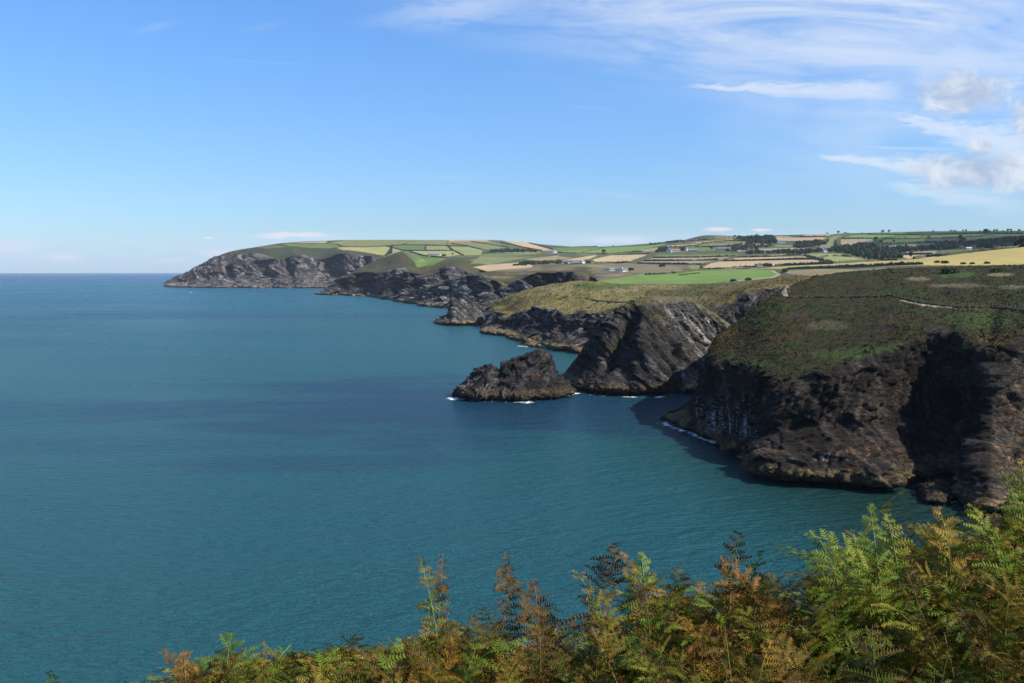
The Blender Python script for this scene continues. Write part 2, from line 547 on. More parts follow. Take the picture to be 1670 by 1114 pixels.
FIELDS = [
 ('tan', [(481,395.7),(535,393),(530,397.2),(484,397.6)]),
 ('midgreen', [(460,397.2),(529,397.8),(550,398.7),(555,402.5),(535,405),(505,404.4),(472,401.5)]),
 ('olive', [(533,397.2),(558,392),(667,389),(655,399.5),(595,402.5),(560,402.2),(553,398.7)]),
 ('paleyellow', [(549,404),(560,402.7),(595,403.4),(629,402),(657,408.4),(625,420),(587,412.5),(565,410.5)]),
 ('midgreen', [(656,399.5),(694,400),(694,408.4),(657,408.4),(636,402.5)]),
 ('palegreen', [(696,401),(727.4,401),(735,408.4),(696,408.4)]),
 ('olive', [(660,389),(732,389),(727,400),(694,399.7),(657,399.3)]),
 ('olive', [(732,389),(789,389),(829,404),(795,407),(774,405.4),(763,401.7),(731,401)]),
 ('palegreen', [(731,402),(765,402.3),(787,407.7),(784,416),(756,416.5),(739,408.4)]),
 ('paleyellow', [(668,409.3),(739,409.3),(754,417),(726,420),(690,417.2)]),
 ('meadow', [(690,421.5),(728,421),(706,433),(680,436),(676,428)]),
 ('midgreen', [(655,408.5),(670,409.5),(690,417.4),(722,420.6),(690,421.5),(676,428),(668,420)]),
 ('tan', [(728,388),(792,388),(797,394),(732,393.8)]),
 ('scrub', [(785.7,412),(815.7,406.5),(861,406.8),(881,411.8),(810,411.5),(788.7,414)]),
 ('stubble', [(815,391),(848,393),(901,407.7),(884,409.4),(853,403)]),
 ('bluegreen', [(792,390),(817,391.5),(853,402.7),(832,404.3)]),
 ('olive', [(821,411.3),(877,409.4),(884,413.2),(857,415.5),(836,413.8)]),
 ('midgreen', [(784,414.6),(830,412.5),(856,416),(832,419.6),(783,418)]),
 ('olive', [(767,430),(783,418),(825,420),(870,418),(826,426.6),(796,432),(785,430)]),
 ('stubble', [(732,441.8),(791,432.4),(846,428),(869,432.4),(867,436),(810,440.5),(787,444),(762,443.6)]),
 ('stubble', [(856,423),(911,416.7),(911,423.6),(884,424.6)]),
 ('brightgreen', [(911,410.6),(983.7,404.2),(1056,400.5),(1090,396),(1078,401),(1028,410),(975,413.7),(947,413)]),
 ('midgreen', [(903,404),(985,402.5),(960,406),(912,410.4)]),
 ('stubgrey', [(1040,407.9),(1080,402.8),(1076,409.3),(1048,410.8)]),
 ('stubble', [(966,422.6),(997,416.2),(1062,414.8),(1029,427.9),(979,429.2),(969,426.2)]),
 ('stubble', [(917,424.2),(975,415.5),(963,422),(945,425)]),
 ('straw', [(855,422.6),(907,417.8),(933,420),(907,424.4)]),
 ('heath', [(930,431.4),(1020,428.6),(1042,431),(1095,432.5),(1115,441),(1095,447),(1052,448.5),(1030,444),(990,437.6),(950,434.6)]),
 ('stubble', [(1077,401.5),(1138.5,397.4),(1134,400.2),(1109,403.2)]),
 ('stubble', [(1110,393.5),(1171,387.6),(1205,385.2),(1214,387.2),(1149,391.2),(1122,394.6)]),
 ('stubble', [(1127,395.7),(1198,389.7),(1181.6,393.5),(1144,396.8)]),
 ('darkheath', [(1100,392.5),(1147,380),(1157,386),(1127,390.4)]),
 ('midgreen', [(1158,383),(1190,383),(1192,385.4),(1170,387.2)]),
 ('olive', [(1134,403.2),(1149,396.8),(1220,395.6),(1221,400.6),(1154,402.3)]),
 ('midgreen', [(1119,407.6),(1128,403.8),(1197,403.8),(1181,407.5),(1138,409.8)]),
 ('midgreen', [(1065,418.3),(1073.9,415.2),(1205,414),(1201,417.8),(1138,419.9),(1084,420)]),
 ('stubgrey', [(1048,424.8),(1065,421.1),(1193,419),(1173,423.7),(1122,425.2),(1084,425.2)]),
 ('stubgrey', [(1038,429.3),(1050,426.5),(1168,425.4),(1149,431.8),(1084,430.8)]),
 ('stubble', [(1147,435.5),(1160,429.2),(1174,426.5),(1255,424.8),(1331,423.5),(1356,430.4),(1309,432),(1255,433.6),(1223,435.5),(1180,438.5),(1147,439.4)]),
 ('olive', [(1122,433),(1143,432.8),(1142.5,439),(1127,439)]),
 ('stubble', [(1217,418.5),(1306,413.3),(1310,415.2),(1255,418.5)]),
 ('stubble', [(1186,425),(1201.6,420.3),(1255,419.2),(1313,418.1),(1330,422.2),(1298,422.8),(1244,424.5)]),
 ('paleyellow', [(1228,398.4),(1250,397),(1245,401),(1230,401)]),
 ('olive', [(1263,399.3),(1297,399.8),(1294,403),(1265,402.4)]),
 ('stubgrey', [(1230,405.4),(1297,404),(1297,409),(1244,408.3)]),
 ('stubble', [(1224,409),(1253,409.5),(1249,411.7),(1226,411.2)]),
 ('tan', [(1263,388),(1347,386.8),(1341.6,392.8),(1271,392.8)]),
 ('stubgrey', [(1315,382.8),(1362,381),(1352,384.6),(1308,385.4)]),
 ('paleyellow', [(1267,385.3),(1290,386),(1289,387.4),(1265,387.2)]),
 ('olive', [(1346,391),(1360,384.8),(1385,382.4),(1366,389.4),(1361.5,399),(1349,404),(1337,402.8)]),
 ('stubgrey', [(1300,405.2),(1328,405.2),(1327,409),(1303,409)]),
 ('palegreen', [(1312,414.4),(1340,413.3),(1367.7,413.8),(1415,424.2),(1397,427.3),(1359,429),(1335,422),(1320,417.8)]),
 ('yellow', [(1240,438),(1298,433.2),(1330,431.8),(1395,428.4),(1464,424.6),(1510,421.5),(1587,411.5),(1674,402.5),(1760,390),(1760,434),(1555,432.8),(1500,432.5),(1427,434.9),(1330,437.2),(1277,438.4)]),
 ('straw', [(1274,442.2),(1330,438.8),(1392,439),(1391,441.5),(1344,450.5),(1320,450),(1287,446.8)]),
 ('greygrass', [(1391,439),(1450,436),(1418,443),(1393,444)]),
 ('stubgrey', [(1371,390.2),(1427,389.8),(1420,395.6),(1395,398.3),(1372,402.6)]),
 ('brightgreen', [(1372,388.9),(1391,383.2),(1430,382.7),(1505,383.8),(1511,396.2),(1437,397.7),(1429,390.3)]),
 ('midgreen', [(1415,381.9),(1437,379),(1520,376),(1680,374),(1680,380.3),(1510,382.2)]),
 ('stubgrey', [(1420,401.4),(1496,398.4),(1492,403.6),(1432,404.8)]),
 ('stubble', [(1462,416.4),(1530,415),(1522,421),(1481,422)]),
 ('stubgrey', [(1479,411),(1528,409.6),(1524,413.4),(1478,414.2)]),
 ('midgreen', [(1508,383.2),(1605,381.8),(1604,385.2),(1560,387.2),(1500,389.6)]),
 ('bluegreen', [(1505,391),(1560,388.7),(1560,395.5),(1508,396)]),
 ('midgreen', [(1575,386),(1635,384.8),(1634,390.7),(1576,395)]),
 ('midgreen', [(1612,381.8),(1690,381.5),(1690,387),(1641,387.3)]),
 ('bluegreen', [(1536,408.8),(1607,405.2),(1606,408),(1582,413),(1537,415)]),
 ('bluegreen', [(1592,401.3),(1664,396),(1659,399.3),(1597,402.7)]),
 ('meadow', [(958,460),(982,457.5),(1000,455.2),(1040,447.8),(1100,443.6),(1160,440.8),(1256,439.8),(1271,447.5),(1257,452),(1200,457.5),(1160,462),(1100,463),(1040,462.5),(984,462)]),
 ('path', [(1256,440.2),(1262,441),(1274,448),(1262,453),(1200,459),(1180,460.5),(1200,457.6),(1257,452),(1267,447.8)]),
]


def inpoly(x, y, poly):
    r = np.zeros(x.shape, bool)
    n = len(poly)
    for i in range(n):
        x0, y0 = poly[i]; x1, y1 = poly[(i + 1) % n]
        if y0 == y1: continue
        c = ((y0 > y) != (y1 > y)) & (x < (x1 - x0) * (y - y0) / (y1 - y0) + x0)
        r ^= c
    return r


def paint_fields(G, col, sel=None):
    u, v = proj(G)
    for kind, poly in FIELDS:
        us = [p[0] for p in poly]; vsx = [p[1] for p in poly]
        bb = (u >= min(us)) & (u <= max(us)) & (v >= min(vsx)) & (v <= max(vsx))
        if sel is not None: bb &= sel
        if not bb.any(): continue
        idx = np.nonzero(bb)
        ins = inpoly(u[idx], v[idx], poly)
        idx = tuple(a[ins] for a in idx)
        pts = G[idx]
        w = pn(pts * 0.02) * 0.10 + pn(pts * np.array([0.11, 0.008, 0.05])) * 0.10
        hue = pn(pts * 0.006 + 3.1)
        c = np.array(PAL[kind])[None, :] * (1 + w[:, None])
        c = c * (1 + hue[:, None] * np.array([0.13, 0.05, 0.0]))
        col[idx] = c


# bedding: the rock is folded and tilted, beds dip down to the right in the view
def bed_coord(G, dip, strike, warp, sc):
    nb = np.array([math.sin(dip) * math.cos(strike), math.sin(dip) * math.sin(strike), math.cos(dip)])
    s = G @ nb
    return s + warp * fbm(G / (26 * sc), 3) * 8 * sc


FAC = 1.0
LOBE, LSC, BED = 1.3, 24, .55


def rock_shape(G, nrm, mask, sc, dip, strike, amp=1.0, warp=0.6, flute=1.0, vert=0.25, slab=.55):
    """Displace a cliff: buttresses and gullies, tilted beds, broken blocks."""
    nrm = nrm * np.array([1, 1, vert])
    gz = G * np.array([1, 1, 0.35])
    big = fbm(gz / (17 * sc), 3, 0.5)
    gully = fbm(gz / (6.5 * sc) + 5, 3, 0.5, True)
    s = bed_coord(G, dip, strike, warp, sc)
    beds = pn(np.stack([s / (1.7 * sc), G[..., 2] / (30 * sc), G[..., 0] / (30 * sc)], -1)) * 0.6 \
        + pn(np.stack([s / (0.7 * sc), G[..., 2] / (14 * sc), G[..., 0] / (14 * sc) + 9], -1)) * 0.32
    blk = fbm(G / (1.9 * sc) + 31, 3, 0.55, True)
    lobe = fbm(G * np.array([1, 1, 0.22]) / (LSC * sc) + 71, 2, 0.45, True)
    def saw(x):
        f = x - np.floor(x)
        return np.where(f < .82, f / .82, (1 - f) / .18) - .5
    step = saw(s / (BED * 2.6 * sc) + 0.8 * pn(G / (11 * sc) + 3)) * (0.6 + 0.6 * pn(G / (8 * sc) + 51)) + 0.5 * saw(s / (BED * 0.95 * sc) + 0.6 * pn(G / (5 * sc) + 33)) * (0.5 + 0.8 * pn(G / (5 * sc) + 61))
    nb = np.array([math.sin(dip) * math.cos(strike), math.sin(dip) * math.sin(strike), math.cos(dip)])
    ta = np.cross(nb, (0.1, 0.2, 1.0)); ta /= np.linalg.norm(ta)
    tb = np.cross(nb, ta)
    wv = np.stack([pn(G / (9 * sc) + k_ * 13) for k_ in range(3)], -1) * 1.6 * sc
    Q = np.stack([s, (G + wv) @ ta * .55, (G + wv) @ tb * slab], -1)
    fac = facet(Q / (4.2 * sc), 3) * 2.1 + facet(Q / (1.6 * sc) + 7, 11) * 0.85
    d = (big * 2.2 + fac * FAC + (lobe - .35) * LOBE + gully * 1.5 * flute + beds * 0.8 + step * 1.25 * BED + blk * 0.75) * sc * amp
    return G + nrm * (d * mask)[..., None], s, gully


def rock_col(G, nrm, s, sc, tone=(1, 1, 1), rust=0.3, tide=1.0):
    f = fbm(G / (5 * sc) + 40, 4)
    st = pn(np.stack([s / (2.2 * sc), G[..., 2] / (40 * sc), G[..., 0] / (40 * sc) + 3], -1))
    st2 = pn(np.stack([s / (0.6 * sc), G[..., 2] / (12 * sc), G[..., 0] / (12 * sc) + 7], -1))
    t = np.clip(0.40 + 0.55 * f + 0.5 * st + 0.4 * st2, 0, 1)
    t = t * t * (1.6 - .6 * t)
    col = lerp((.014, .0135, .014), (.125, .117, .108), t)
    lightb = sstep(0.25, 0.6, st * 0.7 + st2 * 0.5 + f * 0.3)
    col = lerp(col, (.20, .19, .175), lightb * 0.55)
    rs = sstep(0.15, 0.5, fbm(G / (9 * sc) + 77, 3)) * rust
    col = lerp(col, (.135, .080, .036), rs * 0.8)
    col = col * np.array(tone)
    if tide:
        hz = G[..., 2] + 1.2 * fbm(G / 3.0 + 13, 3)
        band = sstep(5.2, 3.4, hz) * sstep(0.5, 1.4, hz)
        col = lerp(col, np.broadcast_to(np.array((.175, .128, .066)), col.shape) * (1 + 0.5 * fbm(G / 0.8 + 5, 3))[..., None], band * 0.9 * tide)
        col = lerp(col, (.020, .019, .016), sstep(1.5, 0.7, hz))
    return col


def heath_col(G, sc, base, mixes):
    """Patchy moorland: list of (colour, noise scale, threshold, softness, seed)."""
    col = np.broadcast_to(np.array(base), G.shape).copy()
    for c, ns, th, so_, sd_ in mixes:
        m = sstep(th, th + so_, fbm(G * np.array([1, .6, 1]) / (ns * sc) + sd_, 4, 0.55))
        col = lerp(col, c, m)
    return col


def coves(G, R, spots):
    """Cut steep inlets back into a cliff: (centre u, half width px, depth m)."""
    u, v = proj(G)
    w = sstep(0.5, 1.2, R) * sstep(3.08, 2.72, R)
    d = np.zeros(R.shape)
    wob = pn(G / (G[..., 1].mean() * 0.012)) * 0.7 + pn(G / (G[..., 1].mean() * 0.005)) * 0.3
    for cu, hw, dep in spots:
        x = np.abs((u - cu + (R - 2) * hw * .35) / hw + wob)
        d = np.maximum(d, dep * sstep(1.15, 0.25, x))
    out = G.copy()
    out[..., 1] += d * w
    out[..., 0] += d * w * (u - CU) / F
    return out


LAND = []      # meshes that pixel rays may hit when things are stood on the land


def finish(name, label, G, col, mat, cat='headland', kind='structure', rock=None):
    nc, nr = G.shape[:2]
    F_ = gfaces(nc, nr)
    V = G.reshape(-1, 3)
    # make faces point up/outward
    a, b_, c_ = V[F_[:, 0]], V[F_[:, 1]], V[F_[:, 3]]
    nz = np.cross(b_ - a, c_ - a)[:, 2].sum()
    if nz < 0: F_ = F_[:, ::-1]
    c4 = np.concatenate([col, (np.zeros(col.shape[:2]) if rock is None else rock)[..., None]], -1)
    o = mesh_obj(name, V, F_, mat, cols=c4.reshape(-1, 4))
    tag(o, label, cat, kind=kind)
    LAND.append((V, F_))
    return o


def up(n):
    return np.where(n[..., 2:3].mean() < 0, -n, n)


def orient(G):
    n = gnorm(G)
    if n[..., 2].mean() < 0: n = -n
    return n


# ================================================================== near headland
W = lambda x, y, z: (x, y, z)
# rows: foot, tide ledge, mid cliff, cliff edge, slope, slope, crest, far side, far foot
A = [
 [S(1080,683,-1.5), S(1083,682,.3), S(1086,679,1.0), S(1087,677,1.4), S(1089,675,1.5), S(1091,673,1.2), S(1092,671,.5), S(1093,669,-.5), S(1094,668,-2)],
 [S(1105,695,-2), S(1108,692,1), S(1108,684,2.5), P(1109,671,331), P(1112,668,334), P(1115,664,337), P(1117,662,340), S(1122,664,1), S(1124,664,-2)],
 [S(1124,702,-2), S(1126,697,1.5), P(1128,668,322), P(1132,652,327), P(1136,643,332), P(1140,636,337), P(1143,632,343), P(1150,642,362), W(68,378,-2)],
 [S(1145,711,-2), S(1146,704,2), P(1148,650,314), P(1153,592,325), P(1156,580,333), P(1158,571,340), P(1161,563,347), P(1175,590,372), W(74,392,-2)],
 [S(1186,727,-2), S(1188,720,2.5), P(1193,650,297), P(1202,598,304), P(1206,576,318), P(1206,552,345), P(1204,525,378), P(1225,560,410), W(88,428,-2)],
 [S(1228,750,-2), S(1230,743,3), P(1238,680,270), P(1250,618,277), P(1255,592,292), P(1250,550,330), P(1240,498,400), P(1262,530,440), W(106,462,-2)],
 [S(1258,778,-2), S(1262,769,3), P(1270,700,249), P(1288,632,257), P(1300,602,278), P(1290,550,325), P(1279,472,435), P(1302,492,480), W(130,505,4)],
 [S(1345,782,-2), S(1345,774,3), P(1352,690,245), P(1365,606,255), P(1372,580,278), P(1372,530,330), P(1340,451,470), P(1360,454,540), P(1370,458,640)],
 [S(1440,790,-2), S(1440,783,3), P(1438,690,245), P(1432,583,258), P(1446,560,277), P(1455,510,330), P(1420,442,490), P(1430,447,560), P(1440,452,640)],
 [S(1476,780,-2), S(1478,773,2), P(1474,690,260), P(1466,566,272), P(1474,550,282), P(1490,503,336), P(1465,439,495), P(1480,445,565), P(1490,452,640)],
 [S(1512,768,-2), S(1515,762,2), P(1512,680,265), P(1512,552,279), P(1518,541,288), P(1532,499,340), P(1510,437,500), P(1520,444,570), P(1530,452,640)],
 [S(1560,776,-2), S(1562,769,2), P(1568,690,258), P(1566,551,270), P(1572,537,281), P(1586,490,340), P(1580,435,510), P(1590,442,580), P(1600,452,640)],
 [S(1588,800,-2), S(1590,792,2), P(1594,690,246), P(1598,574,254), P(1612,558,266), P(1622,490,335), P(1620,434,515), P(1630,441,580), P(1640,452,640)],
 [S(1606,836,-2), S(1610,826,2), P(1613,700,226), P(1620,578,240), P(1634,556,256), P(1646,488,330), P(1660,433,520), P(1670,441,580), P(1680,452,640)],
 [S(1690,812,-2), S(1692,803,2), P(1690,700,234), P(1690,545,250), P(1704,530,262), P(1720,480,325), P(1740,430,530), P(1750,440,590), P(1760,452,650)],
 [S(1850,790,-2), S(1850,782,2), P(1850,720,246), P(1860,545,258), P(1870,515,272), P(1880,470,320), P(1900,424,540), P(1910,436,600), P(1920,452,660)],
 [S(2200,830,-2), S(2200,820,2), P(2200,740,215), P(2210,540,232), P(2220,510,250), P(2230,450,310), P(2250,405,550), P(2260,420,610), P(2270,440,670)],
]
G, cp, rp = loft(A, 0.5, [0.5, 0.45, 0.45, 0.6, 0.8, 1.0, 3.0, 3.0])
n0 = orient(G)
R = np.broadcast_to(rp[None, :], G.shape[:2]); Cc = np.broadcast_to(cp[:, None], G.shape[:2])
jag = fbm(G / 9.0 + 2, 4) * 0.40 + fbm(G / 2.2, 3) * 0.16
edge = 3.0 + 0.12
veg = sstep(edge - 0.12, edge + 0.10, R + jag * np.clip((3.6 - R), 0.25, 1))
veg = np.where(R > 6.5, 1.0, veg)
veg *= sstep(0.8, 2.6, Cc)
rockm = 1 - veg
edgeblend = sstep(3.9, 3.0, R)          # keeps rock relief off the grass
G1, s_, gul = rock_shape(G, n0, np.clip(edgeblend, 0, 1) * np.where(R < 6, 1, 0) * (0.35 + 0.65 * sstep(0.5, 3, Cc)), 1.0, math.radians(52), math.radians(200), 1.15)
# heather and gorse clumps
tuft = (np.maximum(fbm(G / 3.2 + 8, 4), -0.2) * 1.1 + np.abs(pn(G / 1.1)) * 0.55) * veg
G1[..., 2] += tuft * sstep(3.0, 3.5, R) * np.where(R < 7, 1, 0.3)
n1 = orient(G1)
u, v = proj(G1)
rc = rock_col(G1, n1, s_, 1.0, (.76, .63, .50), rust=0.5)
# orange lichen and bird lime streaks on the lower cliff
st = sstep(0.05, 0.5, pn(np.stack([u / 1.7, v / 60, v * 0], -1)) + 0.35 * pn(np.stack([u / 6, v / 40, v * 0], -1)))
lime = st * sstep(640, 658, v + 10 * pn(np.stack([u / 11, v * 0, v * 0], -1))) * sstep(712, 690, v - (u - 1160) * 0.25 + 10 * pn(np.stack([u / 5, v * 0 + 4, v * 0], -1))) * ((u > 1135) & (u < 1235))
rc = lerp(rc, (.50, .51, .52), np.clip(lime, 0, 1) * 0.9)
lime2 = sstep(0.15, 0.5, pn(np.stack([(u + v * .4) / 3.2, v / 16, v * 0 + 5], -1))) * sstep(732, 740, v) * sstep(758, 748, v) * sstep(1320, 1335, u) * sstep(1425, 1412, u)
rc = lerp(rc, (.42, .40, .37), np.clip(lime2, 0, 1) * 0.8)
orange = sstep(0.0, 0.45, fbm(np.stack([u / 16, v / 12, v * 0 + 2], -1), 3)) * (
    sstep(1290, 1305, u) * sstep(1325, 1312, u) * sstep(712, 722, v) * sstep(742, 732, v) * 0.8
    + sstep(1340, 1365, u) * sstep(1432, 1418, u) * sstep(712, 726, v) * sstep(752, 742, v)
    + sstep(1618, 1630, u) * sstep(1690, 1672, u) * sstep(690, 715, v) * sstep(770, 755, v))
rc = lerp(rc, (.24, .105, .030), np.clip(orange, 0, 1) * 0.8)
pale = sstep(1612, 1622, u) * sstep(590, 620, v) * 0.6
rc = lerp(rc, rc * 2.0 + np.array((.055, .048, .034)), pale)
vc = heath_col(G1, 1.0, (.060, .055, .011), [
    ((.046, .066, .010), 26, -0.02, .3, 3), ((.100, .066, .017), 18, 0.12, .3, 9), ((.028, .028, .009), 9, 0.16, .25, 19),
    ((.050, .085, .018), 22, 0.27, .22, 29), ((.13, .105, .055), 8, 0.36, .2, 39), ((.110, .075, .022), 24, 0.34, .2, 49)])
vc *= 0.50 * (0.9 + 0.5 * pn(G1 / 1.3))[..., None].clip(0.45, 1.5)
def zone(cu, cv, ru, rv, k=1.0):
    r = np.sqrt(((u - cu) / ru) ** 2 + ((v - cv) / rv) ** 2) + 0.5 * fbm(np.stack([u / 22, v / 9, v * 0 + cu], -1), 3)
    return sstep(1.0, 0.5, r) * k
grassy = (R > 3) & (R < 6.6)
vc = lerp(vc, (.085, .040, .072), zone(1300, 516, 26, 9, .28) * grassy)
vc = lerp(vc, (.058, .034, .045), zone(1525, 538, 30, 8, .6) * grassy)
vc = lerp(vc, (.052, .095, .018), zone(1600, 520, 70, 20, .4) * grassy)
vc = lerp(vc, (.050, .085, .018), zone(1400, 578, 90, 14, .6) * grassy)
vc = lerp(vc, (.130, .072, .028), zone(1625, 553, 36, 12, .5) * grassy)
vc = lerp(vc, (.185, .150, .080), zone(1630, 448, 26, 4, .9) * grassy)
vc = lerp(vc, (.155, .130, .075), zone(1500, 455, 26, 5, .8) * grassy)
vc = lerp(vc, (.150, .130, .080), zone(1560, 466, 60, 4, .6) * grassy)
vc = lerp(vc, (.150, .130, .080), zone(1650, 468, 30, 4, .7) * grassy)
vc = lerp(vc, (.110, .085, .050), zone(1345, 530, 50, 10, .5) * grassy)
vc = lerp(vc, (.045, .085, .016), zone(1560, 448, 40, 6, .8) * grassy)
vm = veg * sstep(0.15, 0.55, n1[..., 2] + 0.25 * jag)
vm = np.maximum(vm, sstep(3.25, 3.6, R))
col = lerp(rc, vc, vm)
headA = finish('headland', 'dark heather-topped headland with sheer black cliffs in the right foreground', G1, col, M_near, rock=1 - vm)
A_top = (G1, vc, vm * (R < 6.3) * (R > 2.9), n1)

# ================================================================== folded-rock promontory
# rows: foot, ledge, low, high, ridge, back, far foot
B = [
 [S(912,619,-2), S(914,618,.3), S(915,617,1), S(916,616,1.3), S(917,615,1.2), S(918,614,.4), S(919,613,-2)],
 [S(932,632,-2), S(934,626,1.5), P(937,612,438), P(940,596,446), P(943,582,453), P(950,585,464), W(28,478,-2)],
 [S(955,640,-2), S(958,632,2), P(963,600,425), P(969,566,436), P(975,541,447), P(986,550,464), W(38,486,-2)],
 [S(985,643,-2), S(987,634,3), P(990,600,416), P(996,552,430), P(1004,512,447), P(1016,522,466), W(50,494,-2)],
 [S(1018,645,-2), S(1020,634,3), P(1022,604,411), P(1024,552,431), P(1029,497,447), P(1042,500,468), W(62,505,8)],
 [S(1044,646,-2), S(1046,634,3), P(1050,596,403), P(1044,545,420), P(1047,490,449), P(1060,492,475), P(1075,500,540)],
 [S(1072,646,-2), S(1076,632,3), P(1078,600,405), P(1080,545,431), P(1080,489,453), P(1092,492,480), P(1105,500,550)],
 [S(1094,640,-2), S(1098,630,3), P(1106,594,427), P(1113,540,449), P(1113,491,457), P(1124,497,482), P(1135,508,548)],
 [S(1120,642,-2), S(1124,632,3), P(1134,600,434), P(1146,555,456), P(1150,512,462), P(1160,522,484), W(100,510,4)],
 [S(1165,640,-2), S(1168,630,3), P(1174,605,440), P(1182,570,460), P(1190,536,468), P(1205,560,486), W(112,505,-2)],
 [S(1210,628,-2), S(1213,620,3), P(1218,606,446), P(1225,590,458), P(1235,572,474), P(1250,590,488), W(125,500,-2)],
]
G, cp, rp = loft(B, 0.5, [0.5, 0.5, 0.5, 0.5, 0.8, 1.2])
n0 = orient(G)
R = np.broadcast_to(rp[None, :], G.shape[:2]); Cc = np.broadcast_to(cp[:, None], G.shape[:2])
G1, s_, gul = rock_shape(G, n0, (0.3 + 0.7 * sstep(0.4, 2.2, Cc)) * sstep(6, 4.6, R), 1.0, math.radians(54), math.radians(6), 1.05, 0.35, .6, .25, .16)
# the two long gullies that split the face
u, v = proj(G)
for (x0, y0, x1, y1, wd, dp) in ((1046, 500, 985, 610, 9, 3.2), (1030, 560, 1072, 640, 8, 2.2), (1098, 560, 1110, 640, 7, 3.0), (1052, 500, 1118, 600, 6, 1.6)):
    L = math.hypot(x1 - x0, y1 - y0); ca, sa = (x1 - x0) / L, (y1 - y0) / L
    s1 = ((u - x0) * ca + (v - y0) * sa) / L
    t1 = (v - y0) * ca - (u - x0) * sa + 5 * pn(G / 8)
    G1 -= n0 * (dp * np.exp(-(t1 / wd) ** 2) * sstep(0, .15, s1) * sstep(1.05, .9, s1) * (R < 4.2))[..., None]
# sea cave at the foot
cave = np.exp(-((u - 1100) / 9) ** 2) * sstep(596, 632, v) * (R < 2.6)
G1 -= n0 * (cave * 7)[..., None]
n1 = orient(G1)
u, v = proj(G1)
rc = rock_col(G1, n1, s_, 1.0, rust=0.35)
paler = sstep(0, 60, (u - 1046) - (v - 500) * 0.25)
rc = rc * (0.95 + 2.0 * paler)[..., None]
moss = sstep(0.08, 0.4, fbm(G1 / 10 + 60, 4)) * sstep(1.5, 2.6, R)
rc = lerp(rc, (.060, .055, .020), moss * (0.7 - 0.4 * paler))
lime = sstep(0.2, 0.5, fbm(np.stack([u / 9, v / 5, v * 0], -1), 3)) * sstep(606, 612, v) * sstep(632, 624, v) * sstep(1010, 1030, u) * sstep(1072, 1060, u)
rc = lerp(rc, (.36, .33, .28), lime * 0.6)
vc = heath_col(G1, 1.0, (.12, .105, .042), [((.07, .085, .028), 12, 0.0, .3, 3), ((.19, .15, .075), 8, .2, .3, 8)])
veg = sstep(4.3, 5.0, R) * sstep(4.0, 5.0, Cc)
veg = np.maximum(veg, sstep(3.62, 3.9, R + 0.3 * fbm(G / 5, 3)) * sstep(0.45, 0.75, n1[..., 2]) * 0.8)
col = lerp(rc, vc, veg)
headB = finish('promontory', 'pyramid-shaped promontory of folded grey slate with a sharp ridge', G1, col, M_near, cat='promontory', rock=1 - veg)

# ================================================================== grassy headland behind
# rows: foot, ledge, mid, edge, slope, crest, behind
Cx = [
 [S(786,534,-2), S(787,533,.4), S(788,532.6,1), S(789,532,1.2), S(790,531.5,1.2), S(791,531,.5), S(792,530.6,-2)],
 [S(794,541,-2), S(796,537.5,2), P(797,525,862), P(799,508,885), P(802,500,905), P(808,494,935), P(816,505,970)],
 [S(810,545.5,-2), S(812,541,2), P(814,527,830), P(816,512,850), P(822,499,880), P(830,483,915), P(840,492,960)],
 [S(832,549,-2), S(834,545,2), P(836,531,790), P(838,517,806), P(846,500,835), P(854,475,905), P(866,482,960)],
 [S(856,556,-2), S(858,550,2), P(862,532,752), P(868,507,775), P(878,492,810), P(890,466,900), P(900,473,960)],
 [S(878,560,-2), S(880,554,3), P(884,532,716), P(890,505,745), P(904,490,780), P(914,462.5,890), P(924,469,950)],
 [S(900,566,-2), S(902,559,3), P(908,536,690), P(918,510,715), P(928,492,760), P(942,459,880), P(950,466,940)],
 [S(926,572,-2), S(928,565,3), P(934,542,662), P(944,512,688), P(956,492,730), P(968,459.5,865), P(976,467,930)],
 [S(955,576,-2), S(957,568,3), P(962,545,640), P(972,514,662), P(985,494,705), P(1005,463,840), P(1015,470,900)],
 [S(1005,582,-2), S(1006,575,3), P(1012,545,600), P(1024,512,622), P(1040,492,665), P(1060,466,810), P(1070,473,870)],
 [S(1060,590,-2), S(1062,582,3), P(1068,550,560), P(1084,505,575), P(1100,490,625), P(1125,466,780), P(1135,473,840)],
 [S(1122,606,-2), S(1124,598,3), P(1132,560,496), P(1146,516,502), P(1158,497,540), P(1190,464.5,720), P(1200,470,780)],
 [S(1158,604,-2), S(1160,598,3), P(1164,550,498), P(1176,494,505), P(1190,484,535), P(1225,461,700), P(1235,466,760)],
 [S(1200,602,-2), S(1202,596,3), P(1206,545,500), P(1212,480,507), P(1224,473,532), P(1256,457,690), P(1266,462,750)],
 [S(1242,598,-2), S(1244,592,3), P(1246,540,503), P(1250,475,510), P(1260,466,535), P(1285,454,670), P(1295,459,730)],
 [S(1300,598,-2), S(1302,592,3), P(1304,540,505), P(1308,468,515), P(1316,458,540), P(1335,449,650), P(1345,455,700)],
]
LOBE, LSC, BED = 7.0, 17, .8
G, cp, rp = loft(Cx, 0.8, [0.8, 0.8, 0.8, 1.0, 1.6, 5.0])
n0 = orient(G)
R = np.broadcast_to(rp[None, :], G.shape[:2]); Cc = np.broadcast_to(cp[:, None], G.shape[:2])
jag = fbm(G / 14.0 + 2, 4) * 0.75 + fbm(G / 4, 3) * 0.2
G = coves(G, R, [(822, 6, 12), (887, 17, 24), (921, 5, 12), (966, 8, 14), (1030, 9, 14)])
G1, s_, gul = rock_shape(G, n0, sstep(3.6, 2.9, R + jag * 0.2) * (0.3 + 0.7 * sstep(0.3, 1.6, Cc)) * (1 - 0.65 * sstep(8.5, 10.5, Cc)), 1.55, math.radians(60), math.radians(150), 1.1)
veg = sstep(2.92, 3.15, R + jag * np.clip((3.7 - R), 0.2, 1))
veg *= sstep(0.3, 1.0, Cc)
